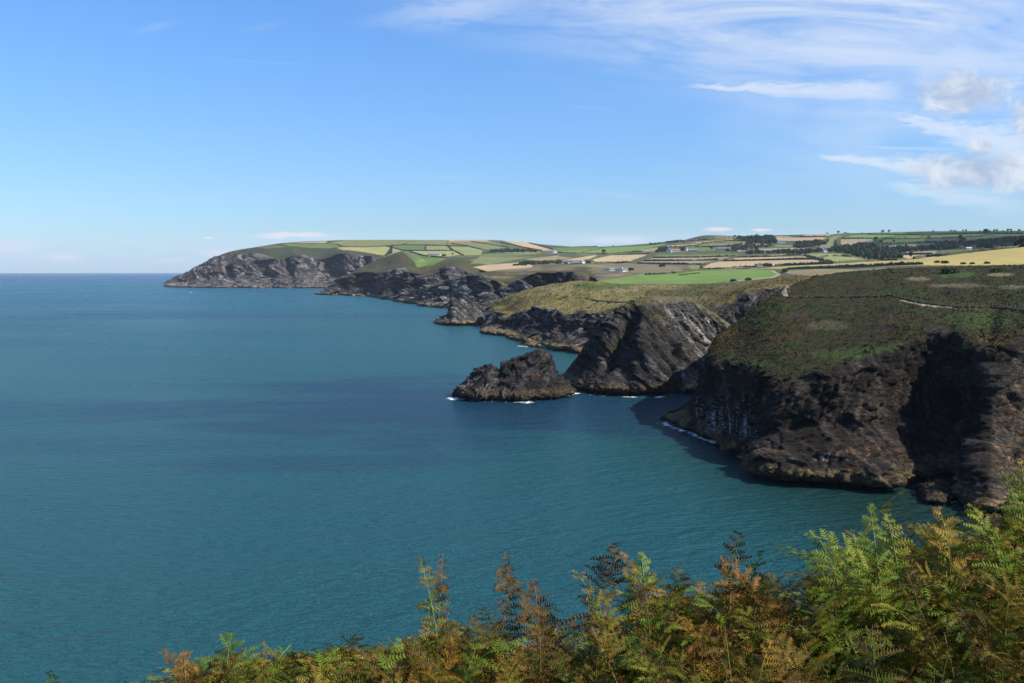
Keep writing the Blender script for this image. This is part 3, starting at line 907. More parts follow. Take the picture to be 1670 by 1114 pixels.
G1[..., 2] += (np.maximum(fbm(G / 7 + 8, 4), -0.15) * 1.8 + np.abs(pn(G / 2.4)) * 0.5) * veg * sstep(3.0, 3.6, R) * sstep(6, 5.3, R)
n1 = orient(G1)
u, v = proj(G1)
rc = rock_col(G1, n1, s_, 1.55, rust=0.45) * 2.0
sp = sstep(0.3, 0.55, fbm(np.stack([u / 5, v / 6, v * 0], -1), 3)) * sstep(520, 528, v) * sstep(548, 540, v) * (u > 830) * (u < 870)
rc = lerp(rc, (.38, .36, .34), sp * 0.7)
vc = heath_col(G1, 1.0, (.250, .210, .070), [
    ((.125, .150, .038), 40, 0.05, .25, 3), ((.070, .078, .026), 16, 0.22, .2, 13), ((.36, .30, .15), 20, 0.22, .2, 23),
    ((.14, .088, .034), 45, 0.25, .25, 33)])
vc *= 0.80 * (0.9 + 0.35 * pn(G1 / 3.0))[..., None].clip(0.4, 1.5)
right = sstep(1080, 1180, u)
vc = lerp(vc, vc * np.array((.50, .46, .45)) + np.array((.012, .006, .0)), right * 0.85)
vc = lerp(vc, (.060, .092, .022), zone(980, 468, 60, 9, .8) * (R > 3))
vc = lerp(vc, (.052, .056, .020), zone(1100, 478, 90, 9, .7) * (R > 3))
vc = lerp(vc, (.24, .195, .10), zone(1010, 474, 45, 4, .7) * (R > 3))
vc = lerp(vc, (.24, .195, .10), zone(880, 470, 50, 3, .7) * (R > 3))
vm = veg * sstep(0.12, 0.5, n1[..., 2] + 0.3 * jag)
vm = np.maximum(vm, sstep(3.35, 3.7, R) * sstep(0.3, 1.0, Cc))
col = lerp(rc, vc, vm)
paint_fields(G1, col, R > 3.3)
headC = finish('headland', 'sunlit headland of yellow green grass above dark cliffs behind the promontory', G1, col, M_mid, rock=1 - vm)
C_top = (G1, vc, vm * (R < 5.0) * (R > 2.9), n1)

# ================================================================== far cliffs, nearer part
# rows: foot, ledge, mid, edge, slope, crest, behind
D1 = [
 [S(676,492,-3), S(678,491,0.5), S(680,490.6,3), S(682,490,5), P(684,484,1650), P(686,480,1690), P(690,486,1760)],
 [S(692,497.5,-3), S(693,495.6,3), P(696,486,1545), P(701,475,1570), P(708,466,1620), P(716,459,1680), P(722,464,1780)],
 [S(712,498.8,-3), S(713,497,3), P(718,480,1490), P(727,463,1520), P(734,458,1580), P(742,453,1670), P(748,458,1780)],
 [S(740,501,-3), S(741,499.2,3), P(746,478,1435), P(756,455,1470), P(764,450,1550), P(770,446.5,1660), P(776,452,1770)],
 [S(766,504,-3), S(767,502,3), P(772,480,1390), P(784,452,1425), P(790,447,1500), P(796,443.5,1640), P(802,448,1760)],
 [S(794,506,-3), S(796,504,3), P(800,482,1340), P(806,459,1380), P(816,449,1450), P(822,443,1620), P(828,447,1750)],
 [S(822,508,-3), S(824,506,3), P(826,488,1310), P(834,470,1340), P(842,456,1400), P(850,444,1580), P(856,448,1730)],
 [S(850,509,-3), S(852,507,3), P(856,484,1300), P(862,452,1330), P(868,446,1400), P(876,442.5,1560), P(884,447,1700)],
 [S(890,508,-3), S(892,506,3), P(896,478,1300), P(900,447.5,1330), P(905,444,1390), P(912,441.5,1530), P(920,446,1680)],
 [S(930,506,-3), S(932,504,3), P(936,474,1300), P(938,446.5,1320), P(944,444.5,1380), P(952,441.5,1500), P(962,446,1650)],
 [S(962,500,-3), S(964,498,3), P(966,478,1320), P(962,462,1290), P(968,452,1360), P(985,443,1460), P(995,448,1600)],
 [S(1010,500,-3), S(1012,498,3), P(1014,480,1300), P(1016,466,1270), P(1020,456,1330), P(1030,446,1430), P(1040,451,1560)],
]
D2 = [
 [S(515,478.5,-3), S(517,478,.5), S(518,477.6,2), S(519,477.2,3), P(520,476.4,2280), P(522,475.6,2310), P(524,477,2340)],
 [S(526,479.4,-3), S(527,478.6,3), P(529,474,2245), P(533,470,2270), P(536,467.4,2300), P(540,464,2340), P(546,468,2420)],
 [S(543,479.4,-3), S(544,478.6,3), P(546,470,2225), P(550,461.5,2250), P(553,459,2300), P(558,454,2370), P(564,459,2460)],
 [S(568,480.2,-3), S(569,479.4,3), P(571,464,2190), P(575,450,2220), P(580,445,2290), P(592,434,2410), P(598,440,2520)],
 [S(590,481.4,-3), S(591,480.4,3), P(594,464,2125), P(598,445.5,2160), P(606,438,2260), P(622,421,2420), P(628,428,2560)],
 [S(612,483.2,-3), S(613,482.2,3), P(615,464,2030), P(619,446,2080), P(630,434,2210), P(642,412.5,2410), P(648,420,2570)],
 [S(634,485.4,-3), S(635,484.4,3), P(638,462,1930), P(643,443,1990), P(650,431,2140), P(660,411.5,2390), P(666,420,2560)],
 [S(656,488.4,-3), S(657,487.4,3), P(660,462,1800), P(664,441,1880), P(671,433,2040), P(680,417,2350), P(686,424,2520)],
 [S(672,491.4,-3), S(673,490.4,3), P(676,470,1720), P(681,449,1790), P(688,437,1960), P(696,427,2250), P(704,432,2420)],
 [S(690,495,-3), S(691,494,3), P(695,474,1630), P(702,452,1720), P(712,436,1880), P(722,425,2130), P(730,430,2320)],
 [S(712,497,-3), S(713,496,3), P(722,470,1560), P(738,437,1760), P(746,430,1860), P(752,425,2080), P(760,430,2280)],
 [S(740,499,-3), S(742,498,3), P(752,470,1560), P(764,446,1740), P(774,433,1860), P(784,429,2040), P(792,434,2240)],
 [S(790,499,-3), S(792,498,3), P(800,476,1560), P(806,456,1720), P(814,440,1850), P(824,434,2000), P(832,438,2200)],
]
LOBE, LSC = 5.0, 12
for nm, K, lab, tone in (('headland', D1, 'dark ribbed sea cliffs with a brown heathy top beyond the small offshore stack', (1, 1, 1.02)),
                         ('headland', D2, 'distant headland with a rounded green brown hill above blue black cliffs', (1, 1, 1.06))):
    G, cp, rp = loft(K, 1.9, [1.6, 1.8, 1.8, 3.0, 4.5, 14.0])
    n0 = orient(G)
    R = np.broadcast_to(rp[None, :], G.shape[:2]); Cc = np.broadcast_to(cp[:, None], G.shape[:2])
    jag = fbm(G / 32.0 + 2, 4) * 0.7 + fbm(G / 9, 3) * 0.2
    G = coves(G, R, [(562, 9, 45), (606, 21, 75), (652, 9, 60), (684, 7, 50), (722, 9, 50), (760, 8, 50)] if K is D2 else [(712, 6, 35), (742, 8, 40), (777, 9, 40), (815, 8, 40), (898, 34, 36)])
    G1, s_, gul = rock_shape(G, n0, sstep(3.35, 2.8, R + jag * 0.12) * (0.3 + 0.7 * sstep(0.3, 1.8, Cc)), 3.6, math.radians(66), math.radians(30), 1.25)
    veg = sstep(2.9, 3.15, R + jag * np.clip((3.8 - R), 0.2, 1)) * sstep(0.3, 1.2, Cc)
    G1[..., 2] += (fbm(G / 22 + 8, 4) * 2.2) * veg * sstep(3.2, 3.8, R) * sstep(6, 5.2, R)
    n1 = orient(G1)
    rc = rock_col(G1, n1, s_, 3.6, tone, rust=0.3, tide=0.8) * 2.1
    vc = heath_col(G1, 1.0, (.105, .092, .036), [((.072, .090, .030), 70, 0.0, .25, 3), ((.22, .18, .085), 45, .22, .2, 13), ((.055, .050, .024), 30, .22, .2, 23)])
    vc = vc * .62
    vm = veg * sstep(0.15, 0.5, n1[..., 2] + 0.25 * jag)
    vm = np.maximum(vm, sstep(3.0, 3.25, R + jag * .35) * sstep(0.3, 1.2, Cc))
    col = lerp(rc, vc, vm)
    u, v = proj(G1)
    if K is D2:
        gl = zone(556, 462, 26, 7, .8) * (R > 2.9); col = lerp(col, (.19, .17, .075), gl)
    else:
        for a in ((790, 452, 60, 2.2), (880, 446, 60, 2)):
            col = lerp(col, (.21, .17, .085), zone(*a, .6) * (R > 3.1))
    paint_fields(G1, col, R > 3.7)
    finish(nm, lab, G1, col, M_far, rock=1 - vm)

# ================================================================== the great far headland
# rows: foot, low, mid, edge, slope, field, skyline, behind
E = [
 [S(264,467.8,-3), S(267,466.6,2), P(268,464,3240), P(269,462,3260), P(270,460.4,3280), P(271,459,3290), P(272,458,3300), P(276,462,3340)],
 [S(279,468,-3), S(280,467,3), P(281,461,3220), P(283,457,3240), P(285,454.4,3260), P(287,452.6,3280), P(289,451.4,3300), P(294,458,3360)],
 [S(293,468.2,-3), S(294,467.2,3), P(296,461,3210), P(299,455,3230), P(301,450,3260), P(303,447,3290), P(305,444.4,3320), P(312,452,3400)],
 [S(318,468.4,-3), S(319,467.4,3), P(321,457,3205), P(324,446,3235), P(328,438,3270), P(331,432.4,3310), P(334,427.4,3350), P(342,436,3450)],
 [S(352,468.8,-3), S(353,467.8,3), P(355,452,3200), P(359,436,3240), P(364,424,3290), P(368,416,3340), P(372,411.4,3390), P(380,420,3500)],
 [S(395,469,-3), S(396,468,3), P(397,448,3195), P(400,428,3240), P(404,414,3310), P(412,407,3370), P(420,402.6,3430), P(428,412,3560)],
 [S(430,469.2,-3), S(431,468.2,3), P(431,446,3190), P(432,423,3250), P(438,408,3330), P(448,401,3400), P(458,396.8,3470), P(466,405,3600)],
 [S(460,469.2,-3), S(460,468.2,3), P(459,447,3200), P(457,422,3270), P(466,408,3370), P(480,399.6,3460), P(494,394.2,3540), P(502,402,3680)],
 [S(492,469.2,-3), S(492,468.2,3), P(491,446,3215), P(490,418,3290), P(497,407,3400), P(510,398,3510), P(524,393,3600), P(530,400,3740)],
 [S(522,469.2,-3), S(522,468.2,3), P(522,449,3240), P(521,425,3300), P(527,409,3420), P(542,399.6,3540), P(556,391.8,3650), P(560,398,3800)],
 [S(555,469.2,-3), S(555,468.2,3), P(554,447,3230), P(552,416,3300), P(559,408,3420), P(574,399,3580), P(590,391.3,3700), P(592,398,3850)],
 [S(588,469.2,-3), S(588,468.2,3), P(587,447,3210), P(584,416,3290), P(590,411,3400), P(606,400,3600), P(622,391.2,3730), P(626,398,3880)],
 [S(618,469.4,-3), S(618,468.4,3), P(618,450,3190), P(615,421,3270), P(620,416,3380), P(636,402,3600), P(654,391.2,3750), P(660,398,3900)],
 [S(655,470,-3), S(655,469,3), P(655,452,3150), P(652,427,3240), P(658,421,3340), P(672,404,3600), P(690,391.4,3760), P(696,398,3900)],
 [S(700,471,-3), S(700,470,3), P(700,454,3100), P(700,432,3180), P(704,424,3300), P(714,406,3600), P(726,392.6,3770), P(732,398,3900)],
]
LOBE, LSC, BED = 3.6, 26, .8
G, cp, rp = loft(E, 3.0, [2.0, 2.6, 2.6, 5.0, 7.0, 6.0, 30.0])
n0 = orient(G)
R = np.broadcast_to(rp[None, :], G.shape[:2]); Cc = np.broadcast_to(cp[:, None], G.shape[:2])
jag = fbm(G / 55.0 + 2, 4) * 0.7 + fbm(G / 18, 3) * 0.25
G = coves(G, R, [(376, 10, 30), (436, 15, 60), (474, 8, 40), (548, 22, 60), (600, 9, 50)])
G1, s_, gul = rock_shape(G, n0, sstep(3.3, 2.8, R + jag * 0.12 - 2.2 * sstep(6.5, 3.5, Cc)) * (0.3 + 0.7 * sstep(0.3, 3, Cc)) * sstep(6, 5, R), 5.5, math.radians(62), math.radians(25), 1.15, 1.6, .5)
leftrock = sstep(6.5, 3.5, Cc)          # the seaward end is rock right up to the skyline
veg = sstep(2.95, 3.2, R - leftrock * 2.2 + jag * 0.5) * sstep(0.5, 2, Cc)
n1 = orient(G1)
u, v = proj(G1)
rc = rock_col(G1, n1, s_, 5.0, (1.1, 1.04, 1.08), rust=0.35, tide=0.0) * 2.2
rc = lerp(rc, (.20, .15, .10), sstep(8, 4, G1[..., 2]) * 0.7)
vc = heath_col(G1, 1.0, (.040, .046, .022), [((.032, .046, .021), 90, 0.0, .2, 3), ((.070, .062, .030), 60, .2, .2, 13)])
vc = lerp(vc, (.16, .13, .07), zone(440, 402, 30, 4, .7))
vm = veg * sstep(0.12, 0.5, n1[..., 2] + 0.2 * jag)
vm = np.maximum(vm, sstep(3.0, 3.25, R - leftrock * 2.0 + jag * .3) * sstep(0.5, 2, Cc))
col = lerp(rc, vc, vm)
paint_fields(G1, col, R > 4.0)
finish('headland', 'farthest great headland of blue grey rock with a field-covered top', G1, col, M_far, rock=1 - vm)

# ================================================================== farmland and hills
FT = {
 640: [(436,2450),(420,2850),(412,3120),(407,3280),(403.5,3440),(400.5,3560),(397.5,3700),(393,3820),(398,4300)],
 700: [(430,2250),(419,2500),(412,2800),(407,3050),(403,3250),(399,3450),(395,3650),(391.5,3800),(396,4300)],
 760: [(434,1950),(424,2150),(416,2450),(410,2750),(405,3050),(400,3300),(395,3600),(391.3,3800),(396,4300)],
 820: [(446,1640),(435,1850),(425,2150),(418,2400),(411,2700),(405,3000),(399,3350),(392.2,3750),(397,4200)],
 880: [(446,1580),(436,1750),(428,1950),(420,2250),(413,2550),(408,2900),(403,3250),(398.2,3600),(403,4200)],
 945: [(449,1450),(438,1600),(430,1800),(422,2100),(416,2400),(411,2750),(406.4,3150),(402.6,3500),(406,4100)],
 1000: [(466,880),(452,1200),(443,1450),(434,1750),(425,2100),(416,2500),(408,2950),(401.4,3400),(405,4000)],
 1060: [(470,800),(455,1000),(446,1200),(436,1500),(426,1900),(416,2350),(406,2850),(397.0,3300),(402,3900)],
 1110: [(471,770),(455,960),(446,1130),(436,1420),(426,1820),(416,2270),(404,2800),(392.4,3300),(398,3900)],
 1150: [(471,750),(455,930),(446,1080),(437,1350),(427,1750),(416,2200),(402,2750),(383.9,3300),(392,3900)],
 1200: [(469,720),(454,880),(445,1030),(437,1270),(427,1680),(416,2120),(401,2680),(384.8,3280),(392,3900)],
 1250: [(467,690),(453,840),(444,990),(437,1200),(427,1600),(415,2050),(400,2600),(383.9,3250),(391,3900)],
 1340: [(456,590),(442,720),(434,900),(428,1200),(420,1550),(409,2000),(396,2550),(382,3200),(389,3900)],
 1420: [(447,530),(436,620),(429,760),(431,1050),(424,1450),(411,1950),(395,2500),(379.6,3100),(386,3800)],
 1500: [(445,510),(430,600),(421.5,720),(427,1100),(420,1450),(409,1950),(394,2500),(377.6,3050),(384,3700)],
 1580: [(443,520),(426,600),(412.5,720),(421,1150),(415,1500),(405,1950),(392,2450),(377,3000),(384,3700)],
 1670: [(441,530),(420,600),(403.2,720),(414,1200),(409,1500),(401,1950),(390,2400),(376.4,2950),(383,3600)],
 1800: [(438,540),(414,600),(394,720),(408,1200),(404,1500),(398,1950),(388,2400),(376,2950),(383,3600)],
 2100: [(430,550),(404,620),(384,720),(398,1200),(396,1500),(392,1950),(384,2400),(374,2950),(381,3600)],
}
us = sorted(FT)
K = [[P(uu, vv, d) for vv, d in FT[uu]] for uu in us]
counts = [max(8, int((us[i + 1] - us[i]) * (0.85 if us[i + 1] < 1700 else 0.2))) for i in range(len(us) - 1)]
G, cp, rp = loft(K, counts, (26, 26, 26, 30, 34, 40, 44, 8))
n0 = orient(G)
R = np.broadcast_to(rp[None, :], G.shape[:2])
G1 = G.copy()
G1[..., 2] += fbm(G / 160 + 4, 4) * 3.0 * sstep(0.3, 1.5, R) * sstep(7.2, 6.6, R) * np.clip(G[..., 1] / 2500, 0.1, 1)
u, v = proj(G1)
col = heath_col(G1, 1.0, (.060, .064, .026), [((.040, .055, .022), 120, 0.0, .2, 3), ((.15, .125, .065), 90, .16, .2, 13), ((.09, .11, .035), 140, .15, .25, 23)])
col = col * 1.1
nearh = sstep(1200, 1050, u) * sstep(428, 434, v)
hc_ = heath_col(G1, 1.0, (.130, .105, .054), [((.065, .058, .030), 50, 0.0, .2, 4), ((.20, .16, .09), 40, .18, .2, 14), ((.07, .085, .03), 60, .2, .2, 24)])
col = lerp(col, hc_, nearh)
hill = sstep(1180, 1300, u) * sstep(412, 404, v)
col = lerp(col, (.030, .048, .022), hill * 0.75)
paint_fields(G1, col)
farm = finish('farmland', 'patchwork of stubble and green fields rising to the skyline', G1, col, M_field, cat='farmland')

# ------------------------------------------------------------------ standing things on the land
_vv, _ff, o_ = [], [], 0
for V_, F_ in LAND:
    _vv.append(V_); _ff.append(F_ + o_); o_ += len(V_)
BVH = BVHTree.FromPolygons(np.concatenate(_vv).tolist(), np.concatenate(_ff).tolist())


def hit(u, v):
    d = Vector(((u - CU) / F, 1.0, -(v - HZ) / F)).normalized()
    p, n, i, dist = BVH.ray_cast(Vector((0, 0, EYE)), d)
    return p


def drop(x, y):
    p, n, i, dist = BVH.ray_cast(Vector((x, y, 900)), Vector((0, 0, -1)))
    return p

# ================================================================== rocks standing in the sea
LOBE, LSC, BED, FAC = 1.0, 22, .5, 1.25


def ridge_rock(name, label, cat, foot, ridge, dback, sc, dip, strike, amp, res, tone=1.0, mat=None, rust=0.3, tide=1.0):
    """A rock with a front foot line (u,v at the sea) and a ridge line (u,v,d)."""
    cols_ = []
    n = len(foot)
    for i in range(n):
        (fu, fv), (ru, rv, rd) = foot[i], ridge[i]
        f0 = np.array(S(fu, fv, -1.5)); r = np.array(P(ru, rv, rd))
        bk = np.array((r[0] + 2 * sc, rd + dback * (1 if 0 < i < n - 1 else .15), -1.5))
        f1 = np.array(S(fu, fv - 0.5, min(2.6 * sc ** .5, max(r[2] * .4, .2))))
        a = f1 * .62 + r * .38 + np.array((0, -.4 * sc, .6 * sc if 0 < i < n - 1 else 0))
        c2 = f1 * .22 + r * .78 + np.array((0, -.5 * sc, .6 * sc if 0 < i < n - 1 else 0))
        d2 = r * .55 + bk * .45 + np.array((0, 0, .8 * sc if 0 < i < n - 1 else 0))
        cols_.append([tuple(f0), tuple(f1), tuple(a), tuple(c2), tuple(r), tuple(d2), tuple(bk)])
    G, cp, rp = loft(cols_, res, res)
    n0 = orient(G)
    R = np.broadcast_to(rp[None, :], G.shape[:2]); Cc = np.broadcast_to(cp[:, None], G.shape[:2])
    endf = sstep(0, 1.2, Cc) * sstep(n - 1, n - 2.2, Cc)
    G1, s_, gl_ = rock_shape(G, n0, (0.35 + 0.65 * endf) * sstep(0, .8, R + 0.3), sc, dip, strike, amp, 0.4, 1.0, .6)
    n1 = orient(G1)
    rc = rock_col(G1, n1, s_, sc, rust=rust, tide=tide) * tone
    moss = sstep(0.05, 0.4, fbm(G1 / (6 * sc) + 60, 4)) * sstep(2.2, 3.6, R)
    rc = lerp(rc, (.050, .046, .018), moss * 0.6)
    F_ = gfaces(*G.shape[:2]); V = G1.reshape(-1, 3)
    a, b_, c_ = V[F_[:, 0]], V[F_[:, 1]], V[F_[:, 3]]
    if np.cross(b_ - a, c_ - a)[:, 2].sum() < 0: F_ = F_[:, ::-1]
    o = mesh_obj(name, V, F_, mat or M_near, cols=rc.reshape(-1, 3))   # alpha 1: all rock
    tag(o, label, cat)
    return o


ridge_rock('sea_stack', 'large dark jagged rock stack with a notched double crest and surf at its foot', 'sea stack',
    [(737,643),(748,644),(766,645),(785,646),(800,646),(815,646),(830,646),(852,646),(873,645),(887,644),(896,643.5),(906,643),(924,641.5),(942,639)],
    [(738,642.5,388),(750,634,390),(766,622,391),(785,602,393),(801,597,394),(814,603,394),(826,594,394),(850,582,395),(870,572.5,396),(884,572,397),(893,586,397),(904,612,398),(922,629,402),(943,637.5,406)],
    16, 0.75, math.radians(40), math.radians(195), 1.0, 0.4, tone=1.15, rust=.4, tide=.5)
ridge_rock('sea_stack', 'small far rock stack with a blunt peak off the grassy headland', 'sea stack',
    [(706,526.4),(714,526.6),(722,527),(730,527),(736,527.1),(741,527.2),(747,527.2),(757,527),(770,526.6),(782,526),(791,525)],
    [(708,525.4,962),(714,521.5,966),(722,517.5,970),(730,514,973),(736,509,976),(740,490,979),(746,490.5,981),(757,498,984),(770,501,984),(781,508,982),(790,523,975)],
    20, 1.1, math.radians(62), math.radians(20), 0.8, 0.7, tone=2.3, mat=M_mid)
ridge_rock('skerry', 'long low tan rock ledge at the foot of the grassy headland', 'skerry',
    [(846,563.4),(858,564.6),(874,565.6),(890,566),(906,567),(922,568.4),(938,569.6),(950,570)],
    [(848,562,690),(860,557.5,688),(875,555,690),(890,556,688),(906,558,685),(922,560.5,680),(937,563,672),(949,567,668)],
    16, 1.0, math.radians(20), math.radians(100), 0.6, 0.7, tone=1.5, mat=M_mid, rust=.8)
ridge_rock('skerry', 'small dark rock ledge off the nose of the grassy headland', 'skerry',
    [(798,542.6),(806,544),(816,545.4),(826,546.4),(838,547.2)],
    [(799,541.6,818),(806,538.8,820),(816,538,816),(826,541,806),(837,545,800)],
    14, 1.0, math.radians(20), math.radians(100), 0.6, 0.7, tone=1.2, mat=M_mid, rust=.8)
ridge_rock('boulder', 'rounded brown boulder in the water at the mouth of the dark cliff recess', 'boulder',
    [(1498,806),(1504,812),(1516,816),(1530,817.5),(1544,816),(1554,812),(1560,806)],
    [(1501,802,222),(1507,793,222),(1517,787,222),(1530,786,222),(1541,790,222),(1550,797,222),(1557,804,222)],
    6, 0.35, math.radians(30), math.radians(60), 0.9, 0.22, tone=.8, rust=.9, tide=.6)
ridge_rock('boulder', 'pale ribbed boulder below the lichen-stained buttress, half hidden by bracken', 'boulder',
    [(1562,815),(1572,822),(1590,828),(1610,831),(1630,829),(1648,822),(1658,814)],
    [(1566,808,216),(1574,799,216),(1590,794,216),(1610,794,216),(1628,798,216),(1644,806,216),(1655,812,216)],
    6, 0.35, math.radians(70), math.radians(20), 0.9, 0.22, tone=1.0, rust=.6, tide=.6)

# ------------------------------------------------------------------ white water
m_foam, nt, b, out = new_mat('foam')
at = nt.nodes.new('ShaderNodeAttribute'); at.attribute_name = 'col'
(px, py, pz), pvec = pos_xyz(nt)
sp_ = nt.nodes.new('ShaderNodeSeparateColor'); nt.links.new(at.outputs['Color'], sp_.inputs[0])
fa = N(nt, sp_.outputs[0])
fn = noise(nt, vec(nt, px * 0.55, py * 0.30), 1.0, 6, 0.65, 0.8)
al = (fn + fa * 0.55 - 0.62).ss(0.0, 0.22)
b.inputs['Base Color'].default_value = (.78, .82, .84, 1)
b.inputs['Roughness'].default_value = .9
tr = nt.nodes.new('ShaderNodeBsdfTransparent')
mx = nt.nodes.new('ShaderNodeMixShader')
nt.links.new((al * 0.92).s, mx.inputs[0]); nt.links.new(tr.outputs[0], mx.inputs[1]); nt.links.new(b.outputs[0], mx.inputs[2])
nt.links.new(mx.outputs[0], out.inputs[0])
FOAM = [
    ([(738,647),(770,650.5),(800,652),(850,652.5),(890,650),(925,645),(944,641)], 1.0, .6),   # photo-pixel line on the water, half width in metres, strength
    ([(722,650.5),(735,650),(750,650.5),(770,652),(790,653.5),(806,654)], 2.6, 1.0),
    ([(770,651),(800,653.5),(830,654.5),(850,655),(868,655)], 2.0, .9),
    ([(826,655),(850,656),(872,655.5)], 2.0, .9),
    ([(1082,689),(1096,693),(1112,698),(1122,701)], 1.6, 1.0),
    ([(1086,686),(1110,700),(1150,715),(1190,731),(1226,752)], 1.1, .75),
    ([(1240,766),(1262,779),(1330,783),(1440,790),(1476,790)], .9, .7),
    ([(1500,812),(1530,821),(1560,816)], .8, .7),
    ([(958,644),(985,646),(1020,647.5),(1045,648.5),(1075,648),(1100,643)], .8, .42),
    ([(786,535.5),(794,541),(800,543.6),(814,546.4),(836,548.4)], 1.6, .6),
    ([(797,544),(806,545),(816,546)], 1.6, .9),
    ([(846,564.4),(860,565.8),(880,567),(905,568.4),(940,570.8)], 1.1, .6),
    ([(843,563.4),(850,564.6),(862,565.8)], 1.6, .95),
    ([(706,527.2),(730,528),(760,528.2),(795,526.4)], 2.2, .7),
    ([(640,487),(668,491.5),(690,496.8),(715,499.4),(745,501.6),(790,506)], 4.5, .6),
    ([(517,478.6),(545,480),(570,480.8),(612,484)], 5.0, .55),
    ([(264,467.9),(300,468.6),(352,469.2),(430,469.6),(520,469.6)], 6.0, .6),
]
fv_, ff_, fc_ = [], [], []
for line, hw, st_ in FOAM:
    pts = np.array([S(*p) for p in line])
    seg = np.linalg.norm(np.diff(pts, axis=0), axis=1); cum_ = np.concatenate([[0], np.cumsum(seg)])
    n = max(8, int(cum_[-1] / max(0.5, hw * .5)))
    tt = np.linspace(0, cum_[-1], n)
    c_ = np.stack([np.interp(tt, cum_, pts[:, i]) for i in range(3)], -1)
    tg = np.gradient(c_, axis=0); tg /= np.linalg.norm(tg, axis=1)[:, None]
    nn = np.stack([-tg[:, 1], tg[:, 0], tg[:, 2] * 0], -1)
    o0 = len(fv_)
    wv = 1.35 * hw * (1 + 0.8 * pn(c_ * 0.35))
    sv = np.clip(.62 + 1.0 * pn(c_ * .16 + 3) + .5 * pn(c_ * .5 + 8), 0, 1.15)
    for i in range(n):
        e_ = min(i, n - 1 - i) / 3.0
        for k_, q in ((-1, 0), (-.4, 1), (.4, 1), (1, 0)):
            p = c_[i] + nn[i] * wv[i] * k_ * 1.6
            fv_.append((p[0], p[1], 0.10)); fc_.append((q * st_ * min(1, e_) * sv[i], 0, 0))
        if i:
            for k_ in range(3):
                a0 = o0 + (i - 1) * 4 + k_
                ff_.append((a0, a0 + 1, a0 + 5, a0 + 4))
foam = mesh_obj('sea_foam', np.array(fv_), np.array(ff_), m_foam, cols=np.array(fc_))
tag(foam, 'white surf breaking along the feet of the rocks and cliffs', 'foam', kind='stuff')

# ------------------------------------------------------------------ foliage building blocks
def leaf_cloud(rng, centre, radii, n, size, base, var=0.35):
    """n leaf-clump quads through an ellipsoid; returns verts, faces, colours."""
    d = rng.normal(size=(n, 3)); d /= np.linalg.norm(d, axis=1)[:, None]
    r = rng.uniform(0.45, 1.0, n) ** 0.6
    c = np.asarray(centre) + d * r[:, None] * np.asarray(radii)
    a = rng.normal(size=(n, 3)); a /= np.linalg.norm(a, axis=1)[:, None]
    b = np.cross(a, rng.normal(size=(n, 3))); b /= np.linalg.norm(b, axis=1)[:, None]
    s = size * rng.uniform(.6, 1.4, n)[:, None]
    V = np.stack([c - a * s - b * s * .7, c + a * s - b * s * .5, c + a * s * .8 + b * s, c - a * s * .9 + b * s * .8], 1).reshape(-1, 3)
    Fq = np.arange(4 * n).reshape(n, 4)
    k = 1 + var * rng.normal(size=n)
    col = np.repeat(np.clip(k, .4, 1.8)[:, None] * np.asarray(base)[None], 4, 0)
    return V, Fq, col


M_leaf = attr_mat('tree_leaves', .8, 0.15, .25, .3)
M_bark = plain_mat('bark', (.09, .07, .05), .9, .3, 1.0)
rng = np.random.default_rng(5)
r_ = random.Random(3)


def join(parts):
    vs_, fs_, cs_, o = [], [], [], 0
    for V, Fq, c in parts:
        vs_.append(V); fs_.append(Fq + o); cs_.append(c); o += len(V)
    return np.concatenate(vs_), np.concatenate(fs_), np.concatenate(cs_)


